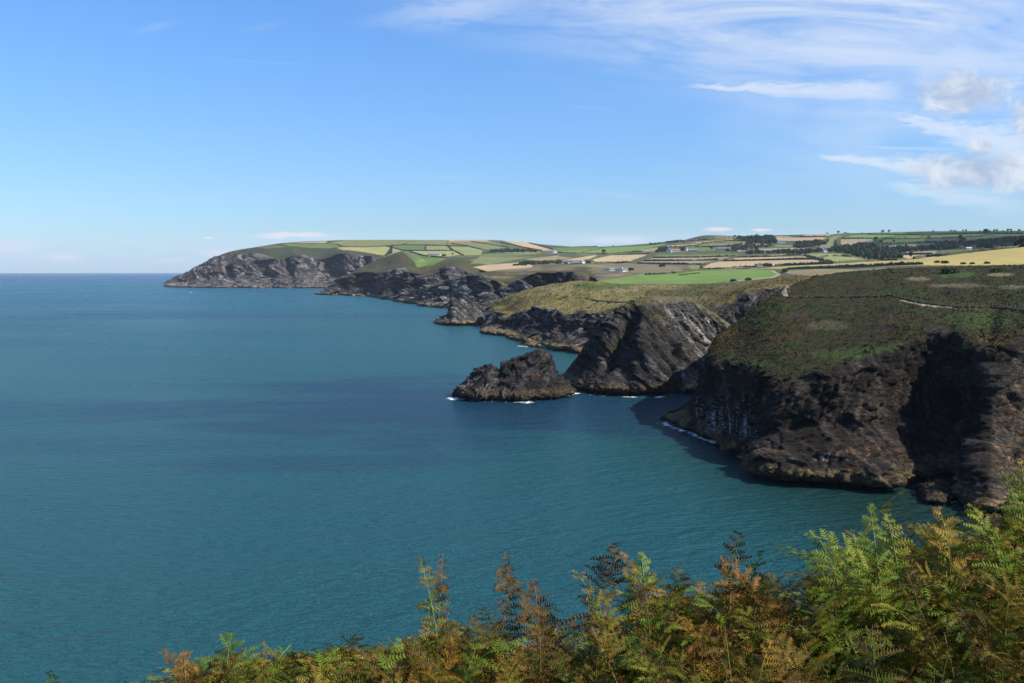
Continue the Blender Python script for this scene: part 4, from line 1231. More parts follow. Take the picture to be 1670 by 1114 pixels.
# --- woods: masses nobody could count
WOODS = [
 ('conifer_wood', 'dark conifer plantation standing on the slope below the skyline', [(1219,399),(1219,392),(1228,389),(1240,388.5),(1258,388.6),(1264,392),(1268,397)], 90, 9, (.026,.042,.022), 1.7),
 ('valley_wood', 'broad dark wood filling the valley behind the yellow field', [(1345,411),(1352,404),(1372,403),(1397,399),(1421,398),(1436,405.5),(1510,404.5),(1540,399),(1575,396),(1600,398.5),(1540,408),(1482,410.5),(1462,415.5),(1470,421),(1416,423.4),(1390,416),(1368,413)], 520, 8, (.030,.046,.022), 1.0),
 ('valley_wood', 'dark tree belt along the shaded hillside at the right edge', [(1576,395.5),(1600,394),(1640,391),(1690,386.5),(1690,393),(1660,396),(1605,400.5)], 200, 8, (.026,.042,.022), 1.0),
 ('valley_wood', 'narrow dark wood running below the shaded fields down to the yellow field', [(1590,402.8),(1660,399.6),(1690,397.5),(1690,401.5),(1640,404.5),(1606,405.6)], 110, 7, (.026,.042,.024), 1.0),
 ('hillside_wood', 'tangle of dark trees around the hillside farms', [(1294,402),(1298,396),(1320,394.5),(1346,393),(1352,391),(1349,398),(1330,402),(1300,404.5)], 150, 7, (.034,.052,.024), 1.0),
 ('hillside_wood', 'strip of dark trees above the striped stubble fields', [(1215,411.5),(1250,411.8),(1300,409.4),(1330,409),(1345,411),(1312,414),(1260,413.5),(1220,415)], 150, 7, (.034,.052,.024), 1.0),
 ('hillside_wood', 'dark wood beside the white farmhouse on the hill', [(1190,399),(1210,399),(1262,401.5),(1250,404),(1215,407),(1185,412),(1180,407)], 120, 7, (.034,.052,.024), 1.0),
 ('shelter_wood', 'long dark green shelter belt beside the long white farm', [(836,433.4),(856,427.6),(880,428),(916,425.6),(916,430.4),(880,431.4),(860,433)], 130, 5, (.036,.062,.020), .9),
 ('shelter_wood', 'blue green wood below the pink stubble strip', [(786,412),(816,408),(861,408),(879,411.6),(812,411.8)], 110, 7, (.036,.058,.028), .9),
 ('shelter_wood', 'dark trees clustered round the gable-ended white house', [(1070,411),(1076,405),(1088,404.5),(1088,407),(1081,412.6)], 40, 7, (.028,.046,.020), 1.0),
 ('shelter_wood', 'dark trees between the gable-ended house and the cottages', [(1106,408),(1110,405),(1120,405),(1117,409.6)], 26, 7, (.028,.046,.020), 1.0),
 ('skyline_wood', 'dark tree line following the skyline hedge above the green field', [(1060,398.6),(1088,395.4),(1112,392.8),(1112,394.6),(1088,397),(1060,400)], 60, 6, (.032,.054,.022), 1.0),
 ('skyline_wood', 'trees along the top of the heathery hill by the conifers', [(1195,386.6),(1222,385.6),(1262,385.6),(1262,388),(1222,391),(1198,390)], 80, 7, (.032,.050,.022), 1.0),
]
for nm, lab, poly, n, rad_, base, tall in WOODS:
    us_ = [p[0] for p in poly]; vs2 = [p[1] for p in poly]
    parts_ = []
    tries = 0
    while len(parts_) < n and tries < n * 30:
        tries += 1
        uu, vv = r_.uniform(min(us_), max(us_)), r_.uniform(min(vs2), max(vs2))
        if not inpoly(np.array([uu]), np.array([vv]), poly)[0]: continue
        p = hit(uu, vv)
        if p is None: continue
        R0 = rad_ * r_.uniform(.55, 1.1)
        hgt = R0 * tall * .5
        parts_.append(leaf_cloud(rng, (p.x, p.y, p.z + hgt * .8), (R0 * .55, R0 * .55, hgt), 44, R0 * .17, np.array(base) * r_.uniform(.7, 1.5)))
    V, Fq, c = join(parts_)
    tag(mesh_obj(nm, V, Fq, M_leaf, cols=c), lab, 'wood', kind='stuff')

# --- heather, gorse and tussocks on the two nearer headlands
PATHS = [((1470,490),(1490,495)),((1490,495),(1512,498.5)),((1512,498.5),(1540,501)),((1540,501),(1564,502.4)),((1282,484),(1279,478)),((1279,478),(1280,472)),((1280,472),(1286,466)),((1540,503),(1640,504))]


def tufts(top, n, size, nq, lab, name, lift):
    G_, vc_, w_, nn_ = top
    w = (w_ * np.clip(nn_[..., 2], 0, 1)).ravel()
    y_ = G_[..., 1].ravel()
    u_, v_ = proj(G_)
    for (a0, b0), (a1, b1) in PATHS:      # keep the paths clear
        q_ = np.clip(((u_ - a0) * (a1 - a0) + (v_ - b0) * (b1 - b0)) / ((a1 - a0) ** 2 + (b1 - b0) ** 2), 0, 1)
        dd = np.hypot((u_ - a0 - q_ * (a1 - a0)) / 2.5, v_ - b0 - q_ * (b1 - b0))
        w = w * (dd.ravel() > 2.6)
    ids = rng.choice(len(w), n, p=w / w.sum())
    Pz = G_.reshape(-1, 3)[ids] + rng.normal(size=(n, 3)) * np.array((.3, .3, 0)) * size
    s = size * rng.uniform(.45, 1.25, n) * (1 + .8 * np.clip(pn(Pz / (size * 14)), -.4, 1))
    cl = vc_.reshape(-1, 3)[ids] * np.clip(1 + .16 * rng.normal(size=n), .5, 1.6)[:, None]
    parts_ = []
    for k in range(nq):
        a = rng.normal(size=(n, 3)); a[:, 2] *= .25; a /= np.linalg.norm(a, axis=1)[:, None]
        b = np.cross(a, rng.normal(size=(n, 3))); b /= np.linalg.norm(b, axis=1)[:, None]
        c = Pz + rng.normal(size=(n, 3)) * (s * .35)[:, None] * np.array((1, 1, .3)) + np.array((0, 0, lift)) * s[:, None]
        q = s[:, None] * .5
        V = np.stack([c - a * q - b * q * .6, c + a * q - b * q * .7, c + a * q * .6 + b * q * .8, c - a * q * .8 + b * q * .7], 1).reshape(-1, 3)
        parts_.append((V, np.arange(4 * n).reshape(n, 4), np.repeat(cl * rng.uniform(.86, 1.14, (n, 1)), 4, 0)))
    V, Fq, c = join(parts_)
    tag(mesh_obj(name, V, Fq, M_tuft, cols=c), lab, 'heath plants', kind='stuff')


M_tuft = attr_mat('heath_leaves', .85, .1, .3, 2.0)
tufts(A_top, 26000, .42, 3, 'heather, gorse and dry grass covering the near headland', 'heather', .12)
tufts(C_top, 7000, .65, 3, 'grass tussocks and gorse covering the sunlit headland', 'tussock_grass', .22)

# --- hedgerows
M_hedge = attr_mat('hedge_leaves', .85, 0.0, .4, .25)


def hedge(line, lab, h=2.2, w=1.6, base=(.050, .062, .025), cat='hedgerow', group='hedgerows between the fields', name='hedgerow', lump=.38):
    pix = []
    for (u0, v0), (u1, v1) in zip(line, line[1:]):
        n = max(2, int(abs(u1 - u0) / 1.2 + abs(v1 - v0) / .5))
        for q in range(n): pix.append((u0 + (u1 - u0) * q / n, v0 + (v1 - v0) * q / n))
    pix.append(line[-1])
    pts = [hit(*p) for p in pix]
    pts = np.array([tuple(p) for p in pts if p is not None])
    if len(pts) < 2: return None
    # stop where the line would leap across hidden ground
    dd = np.abs(np.diff(pts[:, 1])) / pts[:-1, 1]
    cut = np.nonzero(dd > .09)[0]
    if len(cut):
        runs = np.split(np.arange(len(pts)), cut + 1)
        pts = pts[max(runs, key=len)]
    if len(pts) < 2: return None
    keep = [0]
    for i in range(1, len(pts)):
        if np.linalg.norm(pts[i] - pts[keep[-1]]) > h * .45: keep.append(i)
    pts = pts[keep]
    if len(pts) < 2: return None
    seg = np.linalg.norm(np.diff(pts, axis=0), axis=1); cs_ = np.concatenate([[0], np.cumsum(seg)])
    n = int(np.clip(cs_[-1] / (h * .5), 4, 400))
    t = np.linspace(0, cs_[-1], n)
    c = np.stack([np.interp(t, cs_, pts[:, i]) for i in range(3)], -1)
    tg = np.gradient(c, axis=0); tg[:, 2] = 0; tg /= np.maximum(np.linalg.norm(tg, axis=1), 1e-6)[:, None]
    sd_ = np.stack([-tg[:, 1], tg[:, 0], tg[:, 0] * 0], -1)
    hv = h * np.clip(1 + lump * 1.5 * pn(c / (h * 2.2)) + lump * pn(c / (h * .8) + 4), .3, 2.6)
    wv = w * np.clip(1 + lump * pn(c / (h * 1.3) + 9), .5, 1.8)
    ring = [(-1, -.25), (-.95, .45), (-.45, .92), (.1, 1.0), (.6, .8), (1, .35), (1, -.25)]
    V = np.stack([c + sd_ * (wv * a * .5)[:, None] + np.array((0, 0, 1)) * (hv * z)[:, None] for a, z in ring], 1)
    V += (np.stack([pn(V / (h * .5) + k * 7) for k in range(3)], -1)) * h * .16
    Fq = gfaces(n, 7)
    col = np.asarray(base) * (1 + .6 * pn(V / (h * 1.5) + 21)[..., None]).clip(.35, 1.8)
    o = mesh_obj(name, V.reshape(-1, 3), Fq, M_hedge, cols=col.reshape(-1, 3))
    return tag(o, lab, cat, group)


HEDGES = [
 ([(462,397.3),(500,397.3),(530,397.9),(549,398.6)], 'faint hedge along the top of the dark green field on the far headland'),
 ([(531,397.7),(545,394.6),(558,392.4)], 'short slanting hedge beside the pink tan sliver on the far headland'),
 ([(549,398.6),(556,401.4),(562,402.4),(595,402.8),(629,401.2),(655,399.7)], 'hedge between the upper olive field and pale field on the far headland'),
 ([(655,399.7),(664,396),(673,393.4)], 'hedge slanting to the skyline above the farm with the long barn'),
 ([(656,399.6),(694,400),(731,401)], 'level hedge under the long olive field on the far hilltop'),
 ([(694.2,400.4),(694.6,408.3)], 'upright hedge between two small square fields on the far hill'),
 ([(657,408.6),(695,409),(738,409)], 'level hedge above the pale yellow field with the barn'),
 ([(730,401),(739,408.4),(747,412.6),(756,416.8)], 'thick dark hedge falling past the pale yellow field to the cliff top'),
 ([(731,401.4),(765,402),(787,407.6)], 'curved hedge under the upper olive fields left of the blue green wood'),
 ([(736,397.6),(763,401.5),(775,405)], 'thin slanting hedge crossing the upper olive fields'),
 ([(768,394),(800,399),(830,404)], 'hedge on the lower side of the dull green hill strip'),
 ([(816,395),(853,403.4),(884,409.2)], 'hedge along the lower edge of the pink stubble strip'),
 ([(668,410),(690,417.2),(726,420.4),(754,417)], 'hedge bending under the pale yellow field below the barn'),
 ([(629,401.6),(657,408.6)], 'hedge falling to the rounded brown hill from the far hilltop'),
 ([(848,393.4),(875,399),(901,406.6)], 'hedge above the pink stubble strip near the skyline'),
 ([(911,412.6),(950,413.8),(990,414.2),(1030,410.8),(1048,410.6)], 'thick dark hedge along the foot of the bright green hill fields'),
 ([(948,412),(984,404.8)], 'hedge splitting the two bright green hill fields'),
 ([(905,404.6),(950,402.8),(975,402.6)], 'dark hedge near the skyline dip'),
 ([(967,422.8),(997,416.2),(1030,414.8),(1061,414.6)], 'hedge along the top of the wide tan stubble field'),
 ([(970,429.4),(1010,429),(1030,427.8),(1048,421),(1062,415)], 'double hedge of the lane curving round the wide tan stubble field', 3),
 ([(1040,429.2),(1052,424.6),(1066,418.4),(1074,415)], 'outer hedge of the lane climbing toward the gable-ended house', 2.5),
 ([(1065,420.6),(1100,420.2),(1140,420),(1200,417.9)], 'hedge between the green strip and the first grey stubble strip'),
 ([(1048,425.6),(1090,425.4),(1130,425.4),(1172,424)], 'hedge between the two grey stubble strips left of centre'),
 ([(1040,430),(1085,431),(1120,431.6),(1149,432)], 'hedge below the lower grey stubble strip'),
 ([(1147,432.2),(1160,428.8),(1176,425.6),(1195,420.4)], 'dark hedge climbing diagonally between stubble strips'),
 ([(1146,432.8),(1145,438.6)], 'stubby upright hedge beside the small olive field', 3),
 ([(1186,425),(1201,420.2),(1256,418.9),(1308,415.2)], 'hedge between the upper two tan stripes in the middle distance'),
 ([(1180,426.4),(1255,424.4),(1300,422.9),(1331,422.9)], 'hedge between the lower two tan stripes in the middle distance'),
 ([(1312,417),(1331,422.3),(1345,427),(1357,430.4)], 'thick hedge between the tan stripes and the pale green field', 3),
 ([(1232,435),(1244,433),(1258,434.4)], 'rounded dark thicket on the lower edge of the tan field', 3.2),
 ([(1264,434.4),(1280,432.8),(1309,432.2),(1340,430.8),(1357,430.5)], 'hedge between the tan stripe and the yellow field'),
 ([(1277,440.2),(1300,438.2),(1340,437.4),(1395,435.6),(1427,434.4),(1470,432.6),(1505,431.4)], 'dark gorse hedge along the lower edge of the yellow field', 1.7),
 ([(1358,429.4),(1380,428.6),(1400,426.8),(1430,425.2),(1464,424.4)], 'hedge along the upper edge of the yellow field near the wood', 2.2),
 ([(1147,439.2),(1180,438.2),(1210,435.8),(1232,435.4)], 'reddish hedge above the bright green headland pasture', 1.8),
 ([(1052,448.4),(1085,447),(1115,444.6),(1147,440)], 'broken scrubby hedge at the top of the bright pasture', 1.8),
 ([(1330,424),(1345,419),(1350,418)], 'short hedge crossing the pale green field below the wood'),
 ([(1358,418),(1372,418.2),(1390,419.4)], 'hedge stub inside the pale green field near the wood'),
 ([(1078,403.6),(1110,403.2),(1138,400),(1160,396.6)], 'dark hedge under the bright tan strip right of the gable-ended house', 3.5),
 ([(1114,394.6),(1149,391.3),(1198,387.4)], 'hedge between the two narrow tan strips high on the hill', 3),
 ([(1144,397),(1182,393.4),(1222,392.5)], 'hedge below the narrow tan strips high on the hill', 3.5),
 ([(1134,403.2),(1160,402.4),(1200,402),(1222,401)], 'hedge between the two green hill fields beside the white cottages', 3),
 ([(1304,387),(1340,386.6),(1347,386.4)], 'hedge over the pinkish field near the skyline', 3.5),
 ([(1342,393.4),(1352,386.6),(1368,383.4),(1384,381.8)], 'thick hedge climbing beside the S-shaped pale field', 4),
 ([(1364,401),(1366,391.4),(1375,387.4),(1390,383.4)], 'dark wooded bank between the S-shaped field and the brown field', 7),
 ([(1373,389.4),(1400,389.2),(1428,389.6)], 'hedge along the top of the pale brown field', 3),
 ([(1416,382.6),(1460,383),(1512,382.6),(1560,381.6),(1606,380.8)], 'long hedge just below the right-hand skyline', 3),
 ([(1438,398),(1475,397.4),(1512,396.2),(1560,395.6)], 'dark hedge under the bright green field on the right hill', 4),
 ([(1440,390.4),(1470,390.2),(1500,390),(1560,387.6),(1604,385.4)], 'middle hedge across the green fields of the right hill', 3),
 ([(1500,389.6),(1508,384.4)], 'short diagonal hedge linking two hedges on the right hill', 3.5),
 ([(1612,381.2),(1650,381.4),(1690,381.2)], 'hedge of small bushes near the right end of the skyline', 3.5),
 ([(1576,394.8),(1610,391.6),(1635,387.6),(1690,386.4)], 'hedge above the dark tree belt at the right edge', 4),
 ([(1490,422.6),(1510,419.8),(1540,416.6),(1580,412),(1620,407.6),(1690,400.4)], 'row of dark bushes along the far rim of the yellow field', 1.9),
 ([(1462,416),(1500,415),(1520,414.6)], 'hedge over the small stubble field behind the yellow field', 3),
 ([(1230,411.6),(1212,409.6),(1190,410.6)], 'dark hedge behind the white caravans', 4),
 ([(930,431),(975,431),(1020,429)], 'low hedge in front of the long white farm', 1.6),
]
for it in HEDGES:
    hedge(it[0], it[1], *(it[2:3] or (2.6,)))
hedge([(955,487),(975,491),(1005,493.4),(1026,493)], 'dark low bank with the coast path along the grassy slope above the promontory', .6, .8, (.035, .03, .014), 'bank', None, 'bank', .3)
hedge([(1284,485.4),(1330,484.6),(1380,485),(1432,484.4),(1448,481)], 'dark heathery bank crossing the near headland under the fence', .4, .9, (.022, .022, .009), 'bank', None, 'bank', .4)
hedge([(1448,481.5),(1470,486.5),(1500,494),(1560,501.5),(1590,501),(1640,503),(1690,510)], 'dark bank beside the pale footpath on the near headland', .4, .9, (.022, .022, .009), 'bank', None, 'bank', .4)


# --- gorse and scrub bushes one can tell apart
def bush(u, v, R0, lab, base=(.050, .066, .020), squash=.5, cat='bush', group=None):
    p = hit(u, v); R0 *= .72
    parts_ = [leaf_cloud(rng, (p.x + r_.uniform(-.6, .6) * R0, p.y + r_.uniform(-.4, .4) * R0, p.z + R0 * squash * .45),
                         (R0 * .7, R0 * .6, R0 * squash), 160, R0 * .11, np.array(base) * r_.uniform(.8, 1.3)) for _ in range(3)]
    V, Fq, c = join(parts_)
    return tag(mesh_obj('gorse_bush', V, Fq, M_leaf, cols=c), lab, cat, group)


for a in (
 (1278,444.5,4.5,'dark gorse bush beside the end of the sandy track'), (1222,457,4.2,'large rounded gorse bush below the bright pasture'),
 (1196,459,4,'smaller gorse bush left of the large one below the bright pasture'), (1078,435,9,'dark thicket in the hollow of the tan heath'),
 (1030,441,7,'dark bush at the right end of the low white cottages'), (1097,446,4.5,'low scrub bush at the corner of the bright pasture'),
 (1541,429.5,3.2,'grey green scrub on the mound in the yellow field'), (1530,428.6,2.6,'small dark scrub left of the mound in the yellow field'),
 (1570,431,2.2,'low dark scrub right of the mound in the yellow field'), (1585,430.8,2.2,'low dark scrub trailing toward the single round bush'),
 (1608,430,2.4,'single round dark bush on the yellow field edge'), (1552,446,5,'dark gorse bush on the crest of the near headland'),
 (1620,444,4,'green gorse bush on the crest near the right edge'), (724,417.5,9,'dark round tree clump beside the long barn'),
 (960,429,8,'dark trees at the right end of the long white farm'), (923,430.5,4,'dark shrub in front of the long white farm'),
):
    bush(*a)

# --- trees
def make_tree(seed, base, hgt, wid):
    rg_ = np.random.default_rng(seed)
    t = empty('tree', (0, 0, 0))
    tv, tf = [], []
    for i, (z, r) in enumerate(((-.5, .05), (.15, .04), (.45, .03), (.8, .012))):
        for k in range(6):
            tv.append((r * hgt * math.cos(k * 1.047) + .02 * hgt * math.sin(i * 2 + seed), r * hgt * math.sin(k * 1.047), z * hgt))
            if i: tf.append((6 * (i - 1) + k, 6 * (i - 1) + (k + 1) % 6, 6 * i + (k + 1) % 6, 6 * i + k))
    mesh_obj('trunk', np.array(tv), np.array(tf), M_bark, t)
    ps = []
    for k in range(6):
        a = rg_.uniform(0, 6.28); rr = rg_.uniform(.1, .6) * wid * .5
        ps.append(leaf_cloud(rg_, (rr * math.cos(a), rr * math.sin(a), hgt * rg_.uniform(.4, .82)), (wid * .28, wid * .28, hgt * .2), 60, hgt * .055, base))
    V, Fq, c = join(ps)
    mesh_obj('crown', V, Fq, M_leaf, t, cols=c)
    return t


def copy_tree(o):
    c = o.copy(); C.objects.link(c)
    for k in list(o.children):
        d = k.copy(); C.objects.link(d); d.parent = c
        for g in list(k.children):
            e = g.copy(); C.objects.link(e); e.parent = d
    return c


protos = [make_tree(1, (.036, .056, .022), 8, 9.5), make_tree(2, (.030, .046, .020), 9, 7), make_tree(3, (.040, .056, .024), 6.5, 9.5)]
used = [False] * 3
TREES = [
 (1349,382.4,.8,'lone round tree on the skyline above the pinkish field'), (1367,382.0,1.3,'largest tree on the skyline above the S-shaped pale field'),
 (1378,381.6,.9,'flat dark tree at the top of the S-shaped pale field'), (1440,380.2,1.2,'broad tree at the left end of the right-hand green skyline'),
 (1450,379.8,1.1,'tree just right of the broad tree on the green skyline'), (1405,381.6,.7,'small skyline tree between two groups above the bright green field'),
 (1522,378.4,.7,'small lone tree on the middle of the right-hand skyline'), (1551,378.2,.8,'first of three close small trees on the right-hand skyline'),
 (1554.5,378.2,.7,'middle of three close small trees on the right-hand skyline'), (1558,378.2,.7,'last of three close small trees on the right-hand skyline'),
 (1570,378,.8,'small tree left of the pointed skyline tree'), (1575.5,378,1.1,'pointed tree standing tallest on the right-hand skyline'),
 (1598,378,.6,'small thin tree right of the pointed skyline tree'), (1610,378,1.0,'tree above the dark clump on the right-hand skyline'),
 (1613.5,378,.8,'tree touching the one above the dark clump on the skyline'), (1621,378,.9,'round tree second in the row at the right skyline end'),
 (1626,378,.9,'round tree third in the row at the right skyline end'), (1636,378,.7,'small tree before the wide skyline bushes'),
 (1644,378,1.1,'wide bushy tree near the right skyline end'), (1648.5,378,1.0,'wide bushy tree beside its twin near the right skyline end'),
 (1662,377.8,1.1,'last broad tree on the skyline at the right edge'), (1607,383.6,2.1,'big dark tree clump below the right-hand skyline'),
 (1566,393.5,1.9,'big dark tree among the fields of the right hill'), (1571,394.5,1.6,'dark tree against the big one on the right hill'),
 (1515,388.6,.9,'small tree at the field corner on the right hill'), (1543,396.8,1.0,'tree on the hedge below the bright green field'),
 (1436,397.5,1.6,'dark tree at the corner of the pale brown field'), (1429,393.6,1.5,'upright dark hedge tree at the right end of the pale brown field'),
 (1458,396.4,1.0,'small dark tree on the hedge under the bright green field'), (1477,388.6,.7,'tiny tree in the middle of the bright green field hedge'),
 (985,414,1.5,'dark tree in the hedge above the wide tan field'), (1000,402.6,.7,'small tree on the skyline above the bright green hill field'),
 (1061,399,1.0,'skyline tree left of the gable-ended house'), (1089,396.6,.9,'tree on the skyline hedge near the tan strip'),
 (1115,397,1.2,'pair of hedge trees by the bright tan strip'), (1148,391.6,.9,'small hedge tree between the narrow tan strips'),
 (1160,407.6,1.2,'tree standing in the green field by the cottages'), (738,416.5,.8,'small round tree alone in the pale yellow field'),
 (1321,412.6,1.3,'roadside tree above the tan stripes'), (1234,410.4,1.4,'dark tree behind the pale caravans'),
 (1486,421.6,1.2,'pyramid-shaped dark tree behind the yellow field'), (1312,396,1.2,'tree next to the small hillside farm'),
]
for k_, (u, v, s, lab) in enumerate(TREES):
    p = hit(u, v)
    if p is None: p = hit(u, v + 1.5)
    if p is None: continue
    j = k_ % 3
    o = protos[j] if not used[j] else copy_tree(protos[j])
    used[j] = True
    o.location = p; o.rotation_euler = (0, 0, r_.uniform(0, 6)); o.scale = (s * r_.uniform(.9, 1.2), s * r_.uniform(.9, 1.2), s)
    tag(o, lab, 'tree', 'trees on the farmland')

# ------------------------------------------------------------------ farm buildings
M_white = plain_mat('limewash', (.62, .61, .58), .8, .06, 1.0)
M_cream = plain_mat('cream_render', (.55, .50, .42), .85, .1, 1.0)
M_slate = plain_mat('slate_roof', (.13, .14, .155), .6, .2, 1.5)
M_tin = plain_mat('tin_roof', (.20, .22, .24), .5, .1, 1.0)
M_pane = plain_mat('dark_glass', (.03, .035, .04), .15, .1, 1.0)
M_red = plain_mat('rusty_roof', (.30, .19, .14), .8, .2, 1.0)


def box_(x0, x1, y0, y1, z0, z1):
    V = [(x, y, z) for z in (z0, z1) for x, y in ((x0, y0), (x1, y0), (x1, y1), (x0, y1))]
    return V, [[0, 3, 2, 1], [4, 5, 6, 7], [0, 1, 5, 4], [1, 2, 6, 5], [2, 3, 7, 6], [3, 0, 4, 7]]


def house(u, v, L, D, hw, hr, yaw, lab, cat='farmhouse', wall=None, roof=None, chim=1, wins=3, name='farmhouse'):
    p = hit(u, v)
    t = empty(name, p)
    t.rotation_euler = (0, 0, yaw)
    a, b2 = L / 2, D / 2
    V = [(-a, -b2, -2), (a, -b2, -2), (a, b2, -2), (-a, b2, -2), (-a, -b2, hw), (a, -b2, hw), (a, b2, hw), (-a, b2, hw), (-a, 0, hw + hr), (a, 0, hw + hr)]
    mesh_obj('wall', np.array(V), [[0, 1, 5, 4], [2, 3, 7, 6], [1, 2, 6, 9, 5], [3, 0, 4, 8, 7]], wall or M_white, t)
    e = .4; th = .25
    k = hr / b2
    RV = [(-a - e, -b2 - e, hw - e * k + .05), (a + e, -b2 - e, hw - e * k + .05), (a + e, 0, hw + hr + .05), (-a - e, 0, hw + hr + .05), (a + e, b2 + e, hw - e * k + .05), (-a - e, b2 + e, hw - e * k + .05)]
    RV += [(x, y, z + th) for x, y, z in RV]
    rf = mesh_obj('roof', np.array(RV), [[6, 7, 8, 9], [9, 8, 10, 11], [0, 3, 2, 1], [3, 5, 4, 2], [0, 1, 7, 6], [4, 5, 11, 10], [1, 2, 8, 7], [2, 4, 10, 8], [3, 0, 6, 9], [5, 3, 9, 11]], roof or M_slate, t)
    for q in range(chim):
        cx = (-a + 1.0) if q == 0 else (a - 1.0)
        Vb, Fb = box_(cx - .6, cx + .6, -.5, .5, hw + hr - .6, hw + hr + 1.6)
        mesh_obj('chimney', np.array(Vb), Fb, wall or M_white, rf)
    for q in range(wins):
        wx = -a + L * (q + .5) / wins
        Vb, Fb = box_(wx - .6, wx + .6, -b2 - .06, -b2 + .05, hw * .38, hw * .78)
        mesh_obj('window', np.array(Vb), Fb, M_pane, t)
    return tag(t, lab, cat)


house(922.5,430.2,13,7,3.8,2.2,-.15,'white two-storey farmhouse at the left end of the long white farm', chim=2, wins=4)
house(939,430.4,13,6,2.4,1.8,-.1,'low white outbuilding in the middle of the long white farm', 'outbuilding', chim=0, wins=2, name='outbuilding', roof=M_tin)
house(949,429.6,9,8,3.4,2.6,.9,'white gabled barn at the right end of the long white farm', 'barn', chim=0, wins=1, name='barn', roof=M_tin)
house(988.5,441.2,9,5,2.7,2.0,-.2,'low white cottage at the left of the cliff-top hamlet', 'cottage', name='cottage', wins=2)
house(999,441.6,10,5,2.4,2.0,.15,'white long shed in the middle of the cliff-top hamlet', 'cottage', name='cottage', roof=M_tin, chim=0, wins=2)
house(1008,442.2,8,5,2.4,2.0,-.3,'grey roofed white cottage with a chimney in the cliff-top hamlet', 'cottage', name='cottage', wins=2)
house(1018,443.2,9,5,2.6,2.4,.5,'white end cottage nearest the dark bush of the cliff-top hamlet', 'cottage', name='cottage', wins=2)
house(1092,411.6,15,11,5.5,5.0,1.25,'tall white gable-ended house on the hillside lane', chim=1, wins=3)
house(1102,410.8,22,9,4,3.0,-.1,'brown roofed barn joined behind the gable-ended white house', 'barn', wall=M_cream, roof=M_red, chim=0, wins=0, name='barn')
house(1119.5,409.2,9,7,5,3,.9,'small white cottage right of the gable-ended house', 'cottage', name='cottage', wins=2)
house(1130,410.2,24,9,3.5,2.5,-.1,'grey sheds beside the small white hillside cottage', 'shed', wall=M_tin, roof=M_tin, chim=0, wins=0, name='shed')
house(1180,409.2,34,14,5,4,-.05,'wide blue grey barn on the hillside among trees', 'barn', wall=M_tin, roof=M_slate, chim=0, wins=0, name='barn')
house(896,413.4,22,9,4,3,-.15,'grey farmhouse at the foot of the pink stubble strip', wall=M_cream, chim=1, wins=3)
house(903,412.4,16,8,4,3,.4,'pale barn right of the farmhouse below the pink stubble strip', 'barn', roof=M_tin, chim=0, wins=1, name='barn')
house(709,417.4,30,10,4.5,2.6,-.1,'long pale barn standing in the pale yellow field', 'barn', wall=M_cream, roof=M_tin, chim=0, wins=0, name='barn')
house(700,416.4,9,8,3.5,3,-.1,'brown roofed shed at the left end of the long barn', 'shed', wall=M_cream, roof=M_red, chim=0, wins=0, name='shed')
house(1275,396.6,20,9,5,3.2,-.15,'pale farmhouse below the pinkish field on the upper hill', roof=M_tin, chim=1, wins=3)
house(1345,408.6,20,11,4.5,4,-.1,'grey roofed white house at the left edge of the valley wood', roof=M_slate, chim=1, wins=3)
house(1345,411.4,7,6,3,2.4,.3,'tiny white cottage just below the grey roofed house by the wood', 'cottage', name='cottage', wins=1)
house(1580,407.2,9,6,3,1.2,-.1,'small white shed alone in the shaded green field', 'shed', roof=M_white, chim=0, wins=0, name='shed')

# static caravans
def make_caravan():
    t = empty('caravan', (0, 0, 0))
    V, Fq = box_(-5, 5, -1.6, 1.6, .5, 3.1)
    mesh_obj('body', np.array(V), Fq, M_white, t)
    RV = [(-5.1, -1.7, 3.1), (5.1, -1.7, 3.1), (5.1, 0, 3.5), (-5.1, 0, 3.5), (5.1, 1.7, 3.1), (-5.1, 1.7, 3.1)]
    mesh_obj('roof', np.array(RV), [[0, 1, 2, 3], [3, 2, 4, 5], [1, 4, 2], [5, 0, 3]], M_tin, t)
    for x in (-3, 0, 3):
        V, Fq = box_(x - .8, x + .8, -1.64, -1.58, 1.5, 2.5)
        mesh_obj('window', np.array(V), Fq, M_pane, t)
    return t


cv0 = make_caravan()
for i, (u, v) in enumerate(((1206, 410.2), (1212, 410.5), (1217.5, 410.9), (1225, 411.3), (1233, 411.7), (1240, 411.6))):
    o = cv0 if i == 0 else copy_tree(cv0)
    o.location = hit(u, v); o.rotation_euler = (0, 0, r_.uniform(-.3, .3))
    tag(o, ('leftmost of the white caravans parked in a line below the dark wood', 'second white caravan from the left in the line below the dark wood',
            'third white caravan from the left in the line below the dark wood', 'white caravan third from the right in the line below the dark wood',
            'white caravan next to the rightmost one below the dark wood', 'rightmost of the white caravans parked below the dark wood')[i], 'caravan', 'white caravans on the hillside')

# ------------------------------------------------------------------ cattle, boat, birds, fence, paths
M_hide = plain_mat('black_hide', (.022, .019, .017), .7, .2, 3.0)


def skin_body(name, verts, edges, radii, mat, parent=None, sub=1):
    me = bpy.data.meshes.new(name); me.from_pydata(verts, edges, [])
    o = bpy.data.objects.new(name, me); C.objects.link(o)
    sk = o.modifiers.new('skin', 'SKIN')
    for i, r in enumerate(radii):
        sv = me.skin_vertices[0].data[i] if me.skin_vertices else None
        if sv: sv.radius = (r, r) if not isinstance(r, tuple) else r
    if sub:
        ss = o.modifiers.new('smooth', 'SUBSURF'); ss.levels = sub; ss.render_levels = sub
    me.materials.append(mat)
    if parent: o.parent = parent
    return o


